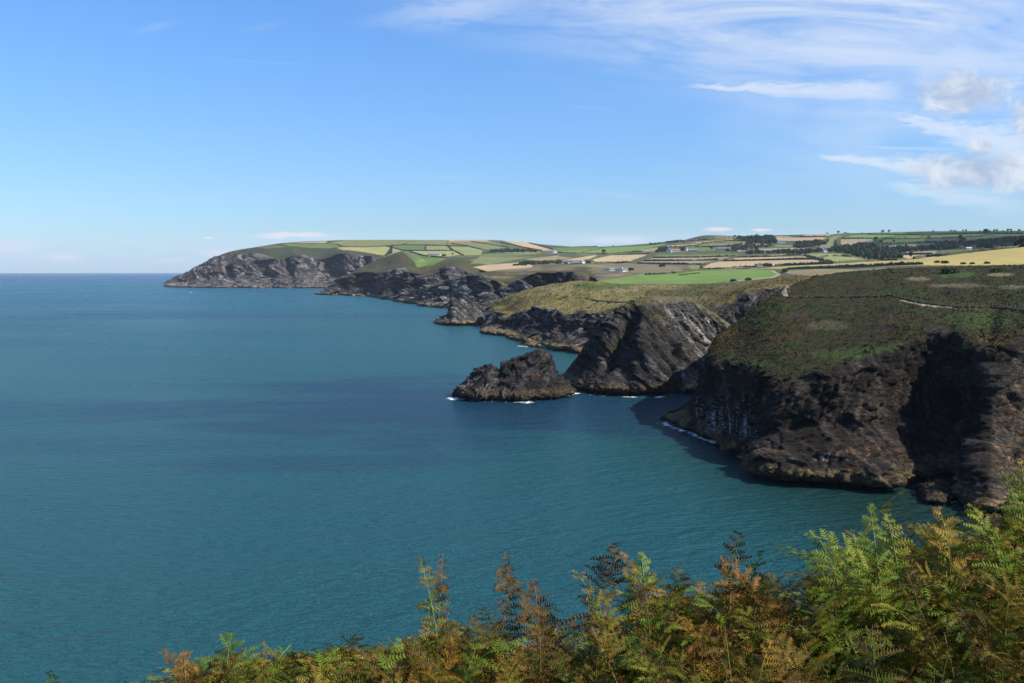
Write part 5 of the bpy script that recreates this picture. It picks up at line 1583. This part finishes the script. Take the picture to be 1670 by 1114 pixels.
def make_skin_mesh(name, verts, edges, radii, mat, sub=1):
    me = bpy.data.meshes.new(name); me.from_pydata(verts, edges, [])
    tmp = bpy.data.objects.new(name, me); C.objects.link(tmp)
    tmp.modifiers.new('skin', 'SKIN')
    for i, r in enumerate(radii):
        me.skin_vertices[0].data[i].radius = r if isinstance(r, tuple) else (r, r)
    me.skin_vertices[0].data[0].use_root = True
    if sub:
        s_m = tmp.modifiers.new('smooth', 'SUBSURF'); s_m.levels = sub; s_m.render_levels = sub
    dg = bpy.context.evaluated_depsgraph_get()
    m2 = bpy.data.meshes.new_from_object(tmp.evaluated_get(dg))
    bpy.data.objects.remove(tmp)
    m2.materials.clear(); m2.materials.append(mat)
    m2.name = name
    for p_ in m2.polygons: p_.use_smooth = True
    return m2


cow_v = [(0, 0, 1.05), (.65, 0, 1.1), (-.65, 0, 1.08), (.95, 0, 1.3), (1.25, 0, 1.25), (1.55, 0, 1.0),
         (.62, .22, .75), (.60, .22, .38), (.60, .22, 0), (.62, -.22, .75), (.64, -.22, .38), (.62, -.22, 0),
         (-.70, .22, .75), (-.82, .22, .42), (-.76, .22, 0), (-.70, -.22, .75), (-.80, -.22, .42), (-.74, -.22, 0), (-.98, 0, 1.2), (-1.02, 0, .6)]
cow_e = [(0, 1), (0, 2), (1, 3), (3, 4), (4, 5), (1, 6), (6, 7), (7, 8), (1, 9), (9, 10), (10, 11), (2, 12), (12, 13), (13, 14), (2, 15), (15, 16), (16, 17), (2, 18), (18, 19)]
cow_r = [.40, .38, .38, .22, .20, .11, .14, .08, .06, .14, .08, .06, .17, .08, .06, .17, .08, .06, .06, .03]
cow_me = make_skin_mesh('cow', cow_v, cow_e, cow_r, M_hide)
for gi, (pts, lab, grp) in enumerate((
    ([(1108.5,449.9),(1111,449.7),(1113.5,449.4),(1116,449.1),(1118.5,448.9),(1121,448.7),(1123,448.3),(1127,447.9),(1130,447.6),(1133,447.3),(1136,447.0),(1139.5,446.6)],
     'black cow in the straggling line of cattle across the bright pasture', 'black cattle in a line on the bright pasture'),
    ([(1203,439.6),(1207,439.5),(1209,439.3),(1211,439.4),(1213,439.2),(1215,439.4),(1217,439.2),(1219,439.1),(1221.5,439)],
     'black cow in the tight bunch at the top of the bright pasture', 'black cattle bunched at the top of the bright pasture'))):
    for u, v in pts:
        p = hit(u, v)
        o = bpy.data.objects.new('cow', cow_me); C.objects.link(o)
        o.location = p; o.rotation_euler = (0, 0, r_.uniform(-.5, .5) + (math.pi if r_.random() < .4 else 0))
        s = r_.uniform(1.0, 1.2); o.scale = (s, s, s)
        tag(o, lab, 'cow', grp)

# small motor boat
M_hull = plain_mat('boat_paint', (.80, .80, .78), .4, .05)
M_cabin = plain_mat('boat_cabin', (.12, .13, .14), .4, .1)
bt = empty('motor_boat', S(310, 477.2)); bt.rotation_euler = (0, 0, .3); bt.scale = (.62, .62, .62)
hv, hf = [], []
secs = [(-3.6, 1.15, 1.0), (-2, 1.35, 1.0), (0, 1.4, 1.1), (2, 1.1, 1.3), (3.4, .45, 1.5), (4.1, .03, 1.65)]
for x, w, z in secs:
    hv += [(x, -w, z), (x, -w * .7, .0), (x, 0, -.45), (x, w * .7, .0), (x, w, z)]
for i in range(len(secs) - 1):
    for k in range(4): hf.append((5 * i + k, 5 * i + k + 1, 5 * i + k + 6, 5 * i + k + 5))
    hf.append((5 * i + 4, 5 * i, 5 * i + 5, 5 * i + 9))
hf2 = [list(f) for f in hf] + [[0, 4, 3, 2, 1]]
mesh_obj('hull', np.array(hv), hf2, M_hull, bt)
V, Fq = box_(-.6, 1.4, -.85, .85, 1.0, 2.7)
V = [(x * (.85 if z > 2 else 1), y * (.85 if z > 2 else 1), z) for x, y, z in V]
mesh_obj('wheelhouse', np.array(V), Fq, M_cabin, bt)
V, Fq = box_(-.7, 1.4, -.85, .85, 2.72, 2.85)
mesh_obj('cabin_roof', np.array(V), Fq, M_hull, bt)
tag(bt, 'small white motor boat with a dark wheelhouse off the great far headland', 'boat')

M_feather = plain_mat('dark_feathers', (.018, .017, .018), .7, .2)
M_gull = plain_mat('white_feathers', (.80, .80, .80), .7, .05)


def bird(name, loc, yaw, span, mat, lab, cat, flying):
    L = span
    if flying:
        v_ = [(0, 0, 0), (.22, 0, .02), (.36, 0, .06), (-.25, 0, 0), (-.42, 0, -.01), (.06, .25, .10), (-.04, .55, .02), (.06, -.25, .12), (-.04, -.55, .08)]
        e_ = [(0, 1), (1, 2), (0, 3), (3, 4), (0, 5), (5, 6), (0, 7), (7, 8)]
        rr = [(.10, .09), (.08, .07), (.05, .05), (.07, .05), (.06, .02), (.09, .03), (.03, .01), (.09, .03), (.03, .01)]
    else:
        v_ = [(0, 0, .16), (.22, 0, .20), (.32, 0, .34), (.42, 0, .36), (-.28, 0, .14), (-.48, 0, .12), (.02, .05, .05), (.02, .05, 0)]
        e_ = [(0, 1), (1, 2), (2, 3), (0, 4), (4, 5), (0, 6), (6, 7)]
        rr = [.14, .11, .06, .03, .10, .03, .02, .02]
    me = make_skin_mesh(name, [tuple(c * L for c in p) for p in v_], e_, [tuple(c * L for c in q) if isinstance(q, tuple) else q * L for q in rr], mat)
    o = bpy.data.objects.new(name, me); C.objects.link(o)
    o.location = loc; o.rotation_euler = (0, 0, yaw)
    return tag(o, lab, cat)


bird('seabird', S(778, 558.3, .0), .4, 1.1, M_feather, 'small dark seabird resting on the water left of the grassy headland', 'bird', False)
bird('swallow', P(1126, 909, 45), .3, .24, M_feather, 'tiny dark bird flying over the water above the bracken', 'bird', True)

# fence posts on the near headland and the pale paths
M_post = plain_mat('weathered_wood', (.20, .18, .15), .9, .2)
M_path = plain_mat('worn_soil', (.20, .165, .11), .95, .3, 1.0)
pv, pf = box_(-.05, .05, -.05, .05, -.3, 1.15)
post_me = None


def fence(line, n, lab):
    global post_me
    tot = [math.hypot(b[0] - a[0], b[1] - a[1]) for a, b in zip(line, line[1:])]
    L = sum(tot)
    t = None
    for i in range(n):
        s = L * i / (n - 1); k = 0
        while k < len(tot) - 1 and s > tot[k]: s -= tot[k]; k += 1
        q = s / tot[k]
        p = hit(line[k][0] + (line[k + 1][0] - line[k][0]) * q, line[k][1] + (line[k + 1][1] - line[k][1]) * q)
        if p is None: continue
        if t is None: t = empty('fence', p)
        if post_me is None:
            o = mesh_obj('post', np.array(pv), pf, M_post, t); post_me = o.data
        else:
            o = bpy.data.objects.new('post', post_me); C.objects.link(o); o.parent = t
        o.location = p - t.location
        o.scale = (1, 1, r_.uniform(.85, 1.1))
    tag(t, lab, 'fence')


fence([(1290,484.6),(1330,483.4),(1380,483.6),(1436,483),(1450,480)], 32, 'line of fence posts along the bank on the left part of the near headland')
fence([(1452,482),(1470,485.5),(1500,492.6),(1560,499.6),(1600,499),(1668,503)], 36, 'line of fence posts above the pale footpath on the near headland')
gp = hit(1287.5, 478)
V, Fq = box_(-.12, .12, -.12, .12, -.5, 3.2)
tag(mesh_obj('marker_post', np.array(V) + np.array(gp), Fq, M_post), 'tall thin post standing at the head of the pale track on the near headland', 'post')


def path_strip(name, line, w, lab):
    pix = []
    for (u0, v0), (u1, v1) in zip(line, line[1:]):
        n = max(3, int(abs(u1 - u0) / 1.5 + abs(v1 - v0) / 1.0))
        pix += [(u0 + (u1 - u0) * q / n, v0 + (v1 - v0) * q / n) for q in range(n)]
    pts = np.array([tuple(p) for p in (hit(*q) for q in pix) if p is not None])
    tg = np.gradient(pts, axis=0); tg[:, 2] = 0; tg /= np.maximum(np.linalg.norm(tg, axis=1), 1e-6)[:, None]
    sd_ = np.stack([-tg[:, 1], tg[:, 0], tg[:, 0] * 0], -1)
    V = []
    for k_ in (-1, -.3, .3, 1):
        q = pts + sd_ * (w * .5 * k_ * (1 + .5 * pn(pts / 2 + k_)))[:, None]
        q[:, 2] = [((drop(a[0], a[1]) or Vector(a)).z if abs((drop(a[0], a[1]) or Vector(a)).z - a[2]) < 2 else a[2]) + (.18 if abs(k_) < 1 else .02) for a in q]
        V.append(q)
    V = np.stack(V, 1)
    o = mesh_obj(name, V.reshape(-1, 3), gfaces(len(pts), 4), M_path)
    tag(o, lab, 'path', kind='structure')


path_strip('footpath', [(1470,490),(1490,495),(1512,498.5),(1540,501),(1564,502.4)], 1.5, 'pale worn footpath')
path_strip('footpath', [(1282,484),(1279,478),(1280,472),(1286,466)], 2.2, 'pale sandy track')

# ================================================================== bracken slope in the foreground
def ground_z(x, y):
    ye = 4.75 + 0.16 * x
    z = 48.50 - 0.2 * y + 0.24 * x
    fall = np.maximum(y - ye, 0)
    z = z - fall * 1.15 - np.maximum(fall - 3, 0) * .5
    left = np.maximum(-2.6 - x, 0)
    return np.maximum(z - left * 0.9, -3.0)


gx = np.concatenate([np.linspace(-60, -6, 28), np.linspace(-5.5, 6, 70), np.linspace(7, 110, 50)])
gy = np.concatenate([np.linspace(-40, 0, 20), np.linspace(.2, 9, 60), np.linspace(9.5, 60, 40)])
X, Y = np.meshgrid(gx, gy, indexing='ij')
Z = ground_z(X, Y)
Gd = np.stack([X, Y, Z], -1)
Gd[..., 2] += fbm(Gd * .7, 3) * .12
gcol = heath_col(Gd, 1.0, (.030, .022, .011), [((.055, .034, .014), .8, .0, .3, 3), ((.028, .036, .012), .6, .15, .3, 8)])
M_soil = land_mat('bracken_litter', 9.0, 30.0, 0.03, var=.6)
gr = mesh_obj('ground', Gd.reshape(-1, 3), gfaces(*X.shape), M_soil, cols=gcol.reshape(-1, 3))
tag(gr, 'steep slope of earth and dead bracken litter', 'ground', kind='structure')

M_fern = attr_mat('bracken_leaf', .5, .2, .25, 30.0, .08)
M_stem = attr_mat('bracken_stem', .5, .0, .2, 20.0)
GREEN, LIME, YEL, RUST, BROWN, DARK, GOLD = (.098, .165, .014), (.195, .262, .028), (.290, .255, .030), (.280, .135, .026), (.165, .088, .024), (.062, .038, .014), (.420, .235, .034)


def tube(pts, r0, r1, col, k=5):
    pts = np.asarray(pts); n = len(pts)
    tg = np.gradient(pts, axis=0); tg /= np.maximum(np.linalg.norm(tg, axis=1), 1e-9)[:, None]
    a = np.cross(tg, (.31, .17, .93)); a /= np.maximum(np.linalg.norm(a, axis=1), 1e-6)[:, None]
    b = np.cross(tg, a)
    r = np.linspace(r0, r1, n)[:, None]
    an = np.arange(k) * 2 * math.pi / k
    V = np.stack([pts + r * (a * math.cos(t) + b * math.sin(t)) for t in an], 1)
    i = np.arange(n - 1)[:, None] * k + np.arange(k)[None]
    j = np.arange(n - 1)[:, None] * k + (np.arange(k)[None] + 1) % k
    Fq = np.stack([i, j, j + k, i + k], -1).reshape(-1, 4)
    return V.reshape(-1, 3), Fq, np.repeat(np.asarray(col)[None], n * k, 0)


def frond(rg_, L=.8, stipe=.45, bow=.25, wid=.26, npair=15, c0=GREEN, c1=GREEN, tipc=None, curl=0.0, droop=.35, leaf=.026, nod=.0):
    """Bracken frond in a local frame: z up, leans toward +y, pinnae along +-x.
    returns (stem), (blade) as verts, faces, colours."""
    n = 26
    t = np.linspace(0, 1, n)
    # rachis: rises, then bows over
    ang = bow * t ** 1.6 * 1.5 + nod * np.maximum(t - .72, 0) * 6
    ds = L / (n - 1)
    zz = np.concatenate([[0], np.cumsum(np.cos(ang[:-1]) * ds)])
    yy_ = np.concatenate([[0], np.cumsum(np.sin(ang[:-1]) * ds)])
    xx = .02 * L * np.sin(t * 5 + rg_.uniform(0, 6)) * t
    rach = np.stack([xx, yy_, zz], -1)
    stemc = np.asarray(c0) * 0.7 + np.array((.06, .05, .015))
    stem = tube(rach, .0042, .0009, stemc * rg_.uniform(.8, 1.3))
    Vs, Cs = [], []
    b0 = stipe
    for k in range(npair):
        q = (k + .3) / npair
        tt = b0 + (1 - b0) * (1 - (1 - q) ** 1.12)
        p = np.array([np.interp(tt, t, rach[:, i]) for i in range(3)])
        a_ = np.interp(tt, t, ang)
        T = np.array((0, math.sin(a_), math.cos(a_)))
        Nn = np.array((0, -math.cos(a_), math.sin(a_)))
        pl = wid * ((1 - q) ** .85) * (.82 + .5 * min(q * 5, 1) * .36) * rg_.uniform(.82, 1.12) + .012
        if pl < .012: continue
        for sgn in (-1, 1):
            if rg_.random() < .11: continue
            pl2 = pl * rg_.uniform(.62, 1.15)
            up_ = math.radians(rg_.uniform(2, 40)) + .5 * q
            D = np.array((sgn * math.cos(up_), 0, 0)) + T * math.sin(up_) + Nn * rg_.uniform(-.45, .45)
            D /= np.linalg.norm(D)
            m = max(4, int(pl2 / (leaf * .60)))
            s = (np.arange(m) + .5) / m
            dr = droop * rg_.uniform(.5, 1.4)
            cu = curl * rg_.uniform(.5, 1.5)
            ax = p + D * (s * pl2)[:, None] + np.array((0, 0, -1)) * (dr * pl2 * s ** 2)[:, None] + Nn * (cu * pl2 * s ** 2)[:, None]
            ad = np.gradient(ax, axis=0); ad /= np.maximum(np.linalg.norm(ad, axis=1), 1e-9)[:, None]
            side = T - ad * (ad @ T)[:, None]
            side /= np.maximum(np.linalg.norm(side, axis=1), 1e-6)[:, None]
            nrm_ = np.cross(ad, side)
            ll = np.minimum(leaf, .26 * pl2 + .004) * (1 - s) ** .55 * (1 - .25 * (1 - s) ** 4) + .0025
            w = np.minimum(pl2 / m * .31, .0046)
            base_c = np.asarray(c0) * (1 - tt) + np.asarray(c1) * tt if tipc is None else np.asarray(c0)
            for sg in (-1, 1):
                fold = rg_.uniform(.05, .45) + cu * .5
                o = side * sg * .88 + ad * .42 + nrm_ * fold * (.6 if sgn > 0 else -.6) * np.sign(nrm_ @ Nn)[:, None] * (1)
                o /= np.linalg.norm(o, axis=1)[:, None]
                jit = 1 + .18 * rg_.normal(size=m)
                tip = ax + o * (ll * jit)[:, None]
                v = np.stack([ax - ad * w, ax + ad * w, tip + ad * w * .45, tip - ad * w * .35], 1)
                Vs.append(v.reshape(-1, 3))
                cc = np.repeat(base_c[None], m, 0)
                if tipc is not None:
                    mixf = np.clip((tt - .45) * 1.6 + (s - .4) * .7 + rg_.normal(size=m) * .18, 0, 1)
                    cc = cc * (1 - mixf[:, None]) + np.asarray(tipc) * mixf[:, None]
                cc = cc * (1 + .16 * rg_.normal(size=m))[:, None].clip(.5, 1.6)
                Cs.append(np.repeat(cc, 4, 0))
            # pinna midrib
            e = np.stack([p, ax[m // 2], ax[-1]]); wv = nrm_[0] * .0011
            wz = side[0] * .0011
            for i in range(2):
                Vs.append(np.array([e[i] - wz, e[i] + wz, e[i + 1] + wz * .5, e[i + 1] - wz * .5]))
                Cs.append(np.repeat((base_c * .6 + np.array((.05, .035, .01)))[None], 4, 0))
    V = np.concatenate(Vs); c = np.concatenate(Cs)
    return stem, (V, np.arange(len(V)).reshape(-1, 4), c)


def place(V, base, yaw, tilt=(0, 0), s=1.0):
    ca, sa = math.cos(yaw), math.sin(yaw)
    V = V * s
    # tilt about x then y, then yaw
    cx, sx_ = math.cos(tilt[0]), math.sin(tilt[0])
    V = np.stack([V[:, 0], V[:, 1] * cx - V[:, 2] * sx_, V[:, 1] * sx_ + V[:, 2] * cx], -1)
    cy, sy = math.cos(tilt[1]), math.sin(tilt[1])
    V = np.stack([V[:, 0] * cy + V[:, 2] * sy, V[:, 1], -V[:, 0] * sy + V[:, 2] * cy], -1)
    V = np.stack([V[:, 0] * ca - V[:, 1] * sa, V[:, 0] * sa + V[:, 1] * ca, V[:, 2]], -1)
    return V + np.asarray(base)


rgf = np.random.default_rng(21)
TOP = [(60,1135),(150,1125),(220,1095),(300,1080),(360,1065),(450,1075),(520,1066),(620,1056),(680,1040),(740,1006),(830,982),(920,968),(1000,944),(1060,918),(1120,930),(1180,912),(1260,890),(1330,876),(1400,850),(1450,846),(1500,862),(1550,838),(1600,816),(1670,775),(1800,730),(2000,690)]
tu, tv_ = [a[0] for a in TOP], [a[1] for a in TOP]
kinds = [(GREEN, LIME, None, .0, .30), (LIME, GREEN, None, .0, .3), (GREEN, YEL, None, .1, .35), (GREEN, GREEN, BROWN, .15, .4), (YEL, LIME, RUST, .25, .4),
         (RUST, GOLD, None, .5, .6), (BROWN, RUST, None, .8, .8), (DARK, BROWN, None, .7, .8), (LIME, YEL, None, .1, .3), (GOLD, YEL, None, .3, .4), (GREEN, LIME, RUST, .15, .35)]
templ = []
for i in range(22):
    kd = kinds[i % len(kinds)]
    templ.append(frond(rgf, L=rgf.uniform(.8, 1.02), stipe=rgf.uniform(.46, .60), bow=rgf.uniform(.45, 1.25), wid=rgf.uniform(.13, .21), npair=int(rgf.integers(14, 18)),
                       c0=kd[0], c1=kd[1], tipc=kd[2], curl=kd[3], droop=kd[4], leaf=rgf.uniform(.0125, .0175), nod=rgf.uniform(0, .5)))
weights = np.array([2.2, .8, 1.5, 2.0, 1.0, .6, 1.1, .9, .6, .25, 1.8] * 2); weights /= weights.sum()
stems, blades = [], []
placed = 0
for attempt in range(60000):
    if placed >= 3800: break
    x, y = rgf.uniform(-3.0, 4.3), (rgf.uniform(1.0, 5.9) if rgf.random() < .55 else rgf.uniform(3.2, 5.7))
    fringe = rgf.random() < .22
    if fringe:      # the thin left-hand end of the bank
        y = rgf.uniform(3.7, 4.7); x = (rgf.uniform(190, 720) - CU) / F * y
    if y > 5.2 + .16 * x: continue
    if math.hypot(x, y) < 1.7: continue
    uu = CU + F * x / y
    if uu < -150 or uu > 2000: continue
    gz_ = float(ground_z(np.array(x), np.array(y)))
    vt = np.interp(uu, tu, tv_) + abs(rgf.normal()) * 12
    zmax = EYE - (vt - HZ) / F * y
    hmax = zmax - gz_
    if hmax < .28: continue
    it = int(rgf.choice(len(templ), p=weights))
    st_, bl_ = templ[it]
    th = bl_[0][:, 2].max()
    s = min(rgf.uniform(.62, 1.02), hmax / th * .99)
    if fringe: s = min(1.15, hmax / th * .99)
    if s < .38: continue
    yaw = rgf.uniform(0, 6.283)
    tl = (rgf.normal() * .38, rgf.normal() * .38)
    Vb = place(bl_[0], (x, y, gz_), yaw, tl, s)
    # nothing may stick above the canopy line or poke the lens
    ub, vb = proj(Vb)
    if (Vb[:, 1] < .75).any(): continue
    if (vb < np.interp(ub, tu, tv_) - 9).mean() > .012: continue
    k = rgf.uniform(.42, 1.05)
    tint = 0.76 * np.array((rgf.uniform(.88, 1.15), 1, rgf.uniform(.85, 1.1))) * k
    stems.append((place(st_[0], (x, y, gz_), yaw, tl, s), st_[1], st_[2] * tint))
    blades.append((Vb, bl_[1], bl_[2] * tint))
    placed += 1
V, Fq, c = join(blades + stems)
br = mesh_obj('bracken', V, Fq, M_fern, cols=c)
tag(br, 'dense mass of green, yellow and rust bracken covering the foreground slope', 'bracken', kind='stuff')
print('bracken fronds', placed, 'verts', len(V))

# dead litter and bare stalks under the canopy
stv = []
for i in range(420):
    x, y = rgf.uniform(-2.8, 4.0), rgf.uniform(1.2, 5.4)
    if y > 5.0 + .16 * x: continue
    gz_ = float(ground_z(np.array(x), np.array(y)))
    uu = CU + F * x / y
    zm = EYE - (np.interp(uu, tu, tv_) - HZ) / F * y - gz_
    L = min(rgf.uniform(.35, .85), zm * 1.02)
    if L < .15: continue
    a = rgf.uniform(0, 6.28); ln = rgf.uniform(.05, .5)
    q = np.linspace(0, 1, 6)[:, None]
    pts = np.array((x, y, gz_)) + q * L * np.array((math.cos(a) * ln, math.sin(a) * ln, 1)) * np.array((1, 1, .95)) + q ** 2 * .1 * np.array((math.sin(a), math.cos(a), -.3))
    cc = [(.30, .22, .10), (.20, .12, .05), (.16, .17, .05), (.36, .30, .18)][int(rgf.integers(4))]
    stv.append(tube(pts, .0032, .0012, np.array(cc) * rgf.uniform(.6, 1.2), 4))
V, Fq, c = join(stv)
tag(mesh_obj('dry_stalks', V, Fq, M_stem, cols=c), 'bare dry bracken stalks among the living fronds', 'stalks', kind='stuff')

# --- the fronds that stand out of the mass, each one a thing
# (tip u, v), distance, base shift in px, length of frond, width, colours..., yaw, lean toward yaw, label
STAND = [
 ((80,1094),4.3,(-20,120),.50,.10,(LIME,GREEN,None),.2,.25,'single small green frond tip at the far left of the bottom edge'),
 ((262,1060),4.2,(60,150),.62,.20,(DARK,BROWN,None),2.6,.5,'dark red brown frond leaning left at the left end of the bracken'),
 ((300,1064),4.3,(30,140),.55,.18,(BROWN,DARK,RUST),.6,.4,'curled brown frond just right of the dark leaning one at left'),
 ((378,1032),4.3,(10,170),.66,.30,(LIME,GREEN,None),.1,.55,'broad bright green frond with flat spreading leaflets on the left'),
 ((428,1048),4.4,(-20,150),.55,.17,(GREEN,LIME,BROWN),3.6,.5,'green frond with browned tips right of the broad bright one'),
 ((474,1052),4.4,(-70,150),.58,.13,(LIME,GREEN,None),-.9,.7,'small green frond on a pale stalk leaning right, left of centre'),
 ((572,1034),4.4,(10,160),.60,.22,(GREEN,YEL,RUST),.3,.45,'rust-tipped frond standing above its green neighbours at left centre'),
 ((530,1064),4.3,(-10,150),.55,.26,(LIME,GREEN,None),.8,.6,'low green frond left of the rust-tipped one'),
 ((664,1040),4.2,(-10,150),.55,.24,(LIME,LIME,None),.4,.6,'plain green frond at the foot of the tall brown pair'),
 ((684,908),4.3,(40,250),.86,.14,(LIME,YEL,BROWN),.5,.30,'tall frond with a yellow green curled tip, left one of the tall pair'),
 ((722,902),4.3,(-8,250),.88,.13,(BROWN,DARK,RUST),-.2,.16,'tall withered dark brown frond, right one of the tall pair'),
 ((826,901),4.4,(20,210),.80,.17,(DARK,BROWN,RUST),.1,.18,'slim dark brown spire right of the tall pair'),
 ((806,938),4.3,(50,190),.70,.20,(DARK,GREEN,BROWN),2.9,.60,'dark frond arching to the left of the slim brown spire'),
 ((868,944),4.3,(10,180),.66,.18,(BROWN,GREEN,DARK),.2,.35,'blunt dark frond just right of the slim brown spire'),
 ((932,930),4.4,(15,190),.68,.20,(GREEN,YEL,RUST),2.6,.50,'rust-edged frond arching left in the middle of the bracken'),
 ((988,922),4.4,(-70,190),.74,.19,(DARK,BROWN,None),-1.0,.75,'dark drooping frond leaning right in the middle of the bracken'),
 ((994,884),4.3,(40,240),.88,.16,(DARK,BROWN,RUST),1.6,.30,'tall dark brown frond with a bare tip, left of the central cluster'),
 ((1012,884),4.4,(40,230),.86,.18,(BROWN,GREEN,DARK),.5,.35,'tall brown frond close behind the bare-tipped one'),
 ((1046,900),4.2,(10,210),.78,.20,(GREEN,LIME,None),-.3,.40,'fresh green frond at the right side of the central cluster'),
 ((1120,935),4.2,(0,180),.64,.17,(GREEN,YEL,BROWN),.9,.5,'short green frond in the dip right of the central cluster'),
 ((1204,866),4.1,(0,260),.92,.21,(GOLD,RUST,DARK),.15,.16,'upright triangular frond, dark at the tip and orange below, standing clear'),
 ((1176,912),4.1,(10,210),.70,.20,(BROWN,DARK,RUST),2.7,.45,'dark brown frond at the left foot of the orange triangular one'),
 ((1242,897),4.2,(10,210),.74,.14,(GREEN,GREEN,None),.0,.20,'narrow dark green frond right of the orange triangular one'),
 ((1312,870),4.1,(70,210),.82,.24,(LIME,LIME,None),2.4,.85,'pale green frond arching over to the left above the slope'),
 ((1336,880),4.1,(10,190),.70,.26,(GREEN,LIME,None),.4,.5,'green frond under the pale arching one'),
 ((1418,820),4.1,(-10,250),.92,.22,(LIME,GREEN,None),.1,.30,'bright green upright frond, the taller of two side by side at right'),
 ((1446,836),4.0,(0,230),.86,.20,(LIME,LIME,YEL),-.3,.35,'bright green frond, the shorter of two side by side at right'),
 ((1478,798),4.1,(60,260),.95,.17,(LIME,YEL,None),2.3,.55,'thin pale green frond curling left against the dark cove'),
 ((1530,826),4.0,(-20,220),.80,.20,(YEL,LIME,RUST),.2,.45,'yellowing frond right of the thin curling one'),
 ((1582,822),4.0,(0,220),.78,.22,(GREEN,LIME,None),.6,.45,'soft green frond below the ribbed boulder'),
 ((1634,766),4.2,(20,260),.92,.18,(LIME,GREEN,None),.3,.35,'green frond tip against the dark cliff near the right edge'),
 ((1664,752),4.3,(0,260),.92,.20,(LIME,YEL,None),-.2,.35,'highest green frond at the right edge of the bracken'),
]
for (tip, d, (bu, bv), L, wid, (c0, c1, tc_), yaw, bow, lab) in STAND:
    d += rgf.uniform(-.15, .15)
    T = np.array(P(tip[0], tip[1], d))
    rg_ = np.random.default_rng(int(tip[0] * 7 + tip[1]))
    dead = c0 in (DARK, BROWN)
    L = L * 1.1
    st_, bl_ = frond(rg_, L=L, stipe=.36, bow=bow, wid=wid * 1.12, npair=18 if L > .75 else 15, c0=c0, c1=c1, tipc=tc_, curl=.55 if dead else .12, droop=.75 if dead else .32,
                     leaf=.021, nod=.35 if dead else .15)
    tl = (rgf.normal() * .05, math.atan2(-bu, bv) * .9)
    # blade plane turned mostly toward the viewer
    yw = yaw * .45 + (math.pi if rg_.random() < .3 else 0)
    Vr = place(st_[0], (0, 0, 0), yw, tl)
    tipo = Vr[-5:].mean(0)
    base = T - tipo
    gz_ = float(ground_z(np.array(base[0]), np.array(base[1])))
    t = empty('bracken_frond', base)
    ext = None
    Vst = place(st_[0], (0, 0, 0), yw, tl); Fst, Cst = st_[1], st_[2]
    if base[2] > gz_:           # carry the stalk down to the soil
        q = np.linspace(0, 1, 5)[:, None]
        e = tube(np.array((0, 0, gz_ - base[2] - .05)) * (1 - q) + np.array((0, 0, 0)) * q, .0046, .0042, Cst[0], 5)
        Vst, Fst, Cst = join([(Vst, Fst, Cst), e])
    mesh_obj('stem', Vst, Fst, M_stem, t, cols=Cst)
    mesh_obj('blade', place(bl_[0], (0, 0, 0), yw, tl), bl_[1], M_fern, t, cols=bl_[2] * .78)
    tag(t, lab, 'bracken frond', 'fronds standing out of the bracken')

# ================================================================== air
hz_me = bpy.data.meshes.new('haze')
HB = 31000.0
z0_, z1_ = -6.0, 330.0
hz_me.from_pydata([(x, y, z) for z in (z0_, z1_) for x, y in ((-HB, -HB), (HB, -HB), (HB, HB), (-HB, HB))], [],
                  [[0, 3, 2, 1], [4, 5, 6, 7], [0, 1, 5, 4], [1, 2, 6, 5], [2, 3, 7, 6], [3, 0, 4, 7]])
hz = bpy.data.objects.new('haze', hz_me); C.objects.link(hz)
hm = bpy.data.materials.new('haze'); hm.use_nodes = True
for n in list(hm.node_tree.nodes): hm.node_tree.nodes.remove(n)
ho = hm.node_tree.nodes.new('ShaderNodeOutputMaterial')
pv_ = hm.node_tree.nodes.new('ShaderNodeVolumePrincipled')
pv_.inputs['Color'].default_value = (.72, .84, 1.0, 1)
pv_.inputs['Density'].default_value = 0.000022
pv_.inputs['Anisotropy'].default_value = 0.0
hm.node_tree.links.new(pv_.outputs[0], ho.inputs['Volume'])
hz_me.materials.append(hm)
tag(hz, 'thin pale sea haze in the air', 'haze', kind='stuff')

# ================================================================== a fair-weather cloud over the land at the right
bm_me = bpy.data.meshes.new('cloud')
import bmesh
bmc = bmesh.new(); bmesh.ops.create_icosphere(bmc, subdivisions=5, radius=1.0); bmc.to_mesh(bm_me); bmc.free()
cv_ = np.empty(len(bm_me.vertices) * 3, np.float32); bm_me.vertices.foreach_get('co', cv_); cv_ = cv_.reshape(-1, 3)
cv_ = cv_ * (1 + .32 * fbm(cv_ * 2.1 + 5, 4))[:, None] * np.array((520, 800, 75))
cv_[:, 2] = np.where(cv_[:, 2] < -20, -20, cv_[:, 2]) + 22 * fbm(cv_ / 90, 3)
bm_me.vertices.foreach_set('co', cv_.astype(np.float32).ravel())
bm_me.shade_smooth()
m_cl, nt, b, out = new_mat('cloud_vapour')
b.inputs['Base Color'].default_value = (.82, .83, .85, 1); b.inputs['Roughness'].default_value = 1.0
_, pvec = pos_xyz(nt)
cn = noise(nt, pvec, .0035, 5, .6)
trc = nt.nodes.new('ShaderNodeBsdfTransparent'); mxc = nt.nodes.new('ShaderNodeMixShader')
nt.links.new(((cn - .32).ss(0.0, .28) * .58).s, mxc.inputs[0])
nt.links.new(trc.outputs[0], mxc.inputs[1]); nt.links.new(b.outputs[0], mxc.inputs[2]); nt.links.new(mxc.outputs[0], out.inputs[0])
bm_me.materials.append(m_cl)
cl = bpy.data.objects.new('cloud', bm_me); C.objects.link(cl)
cl.location = (2160, 2150, 800); cl.rotation_euler = (0, 0, -.35)
tag(cl, 'white fair-weather cloud over the land to the right, shading the far hillside', 'cloud', kind='stuff')
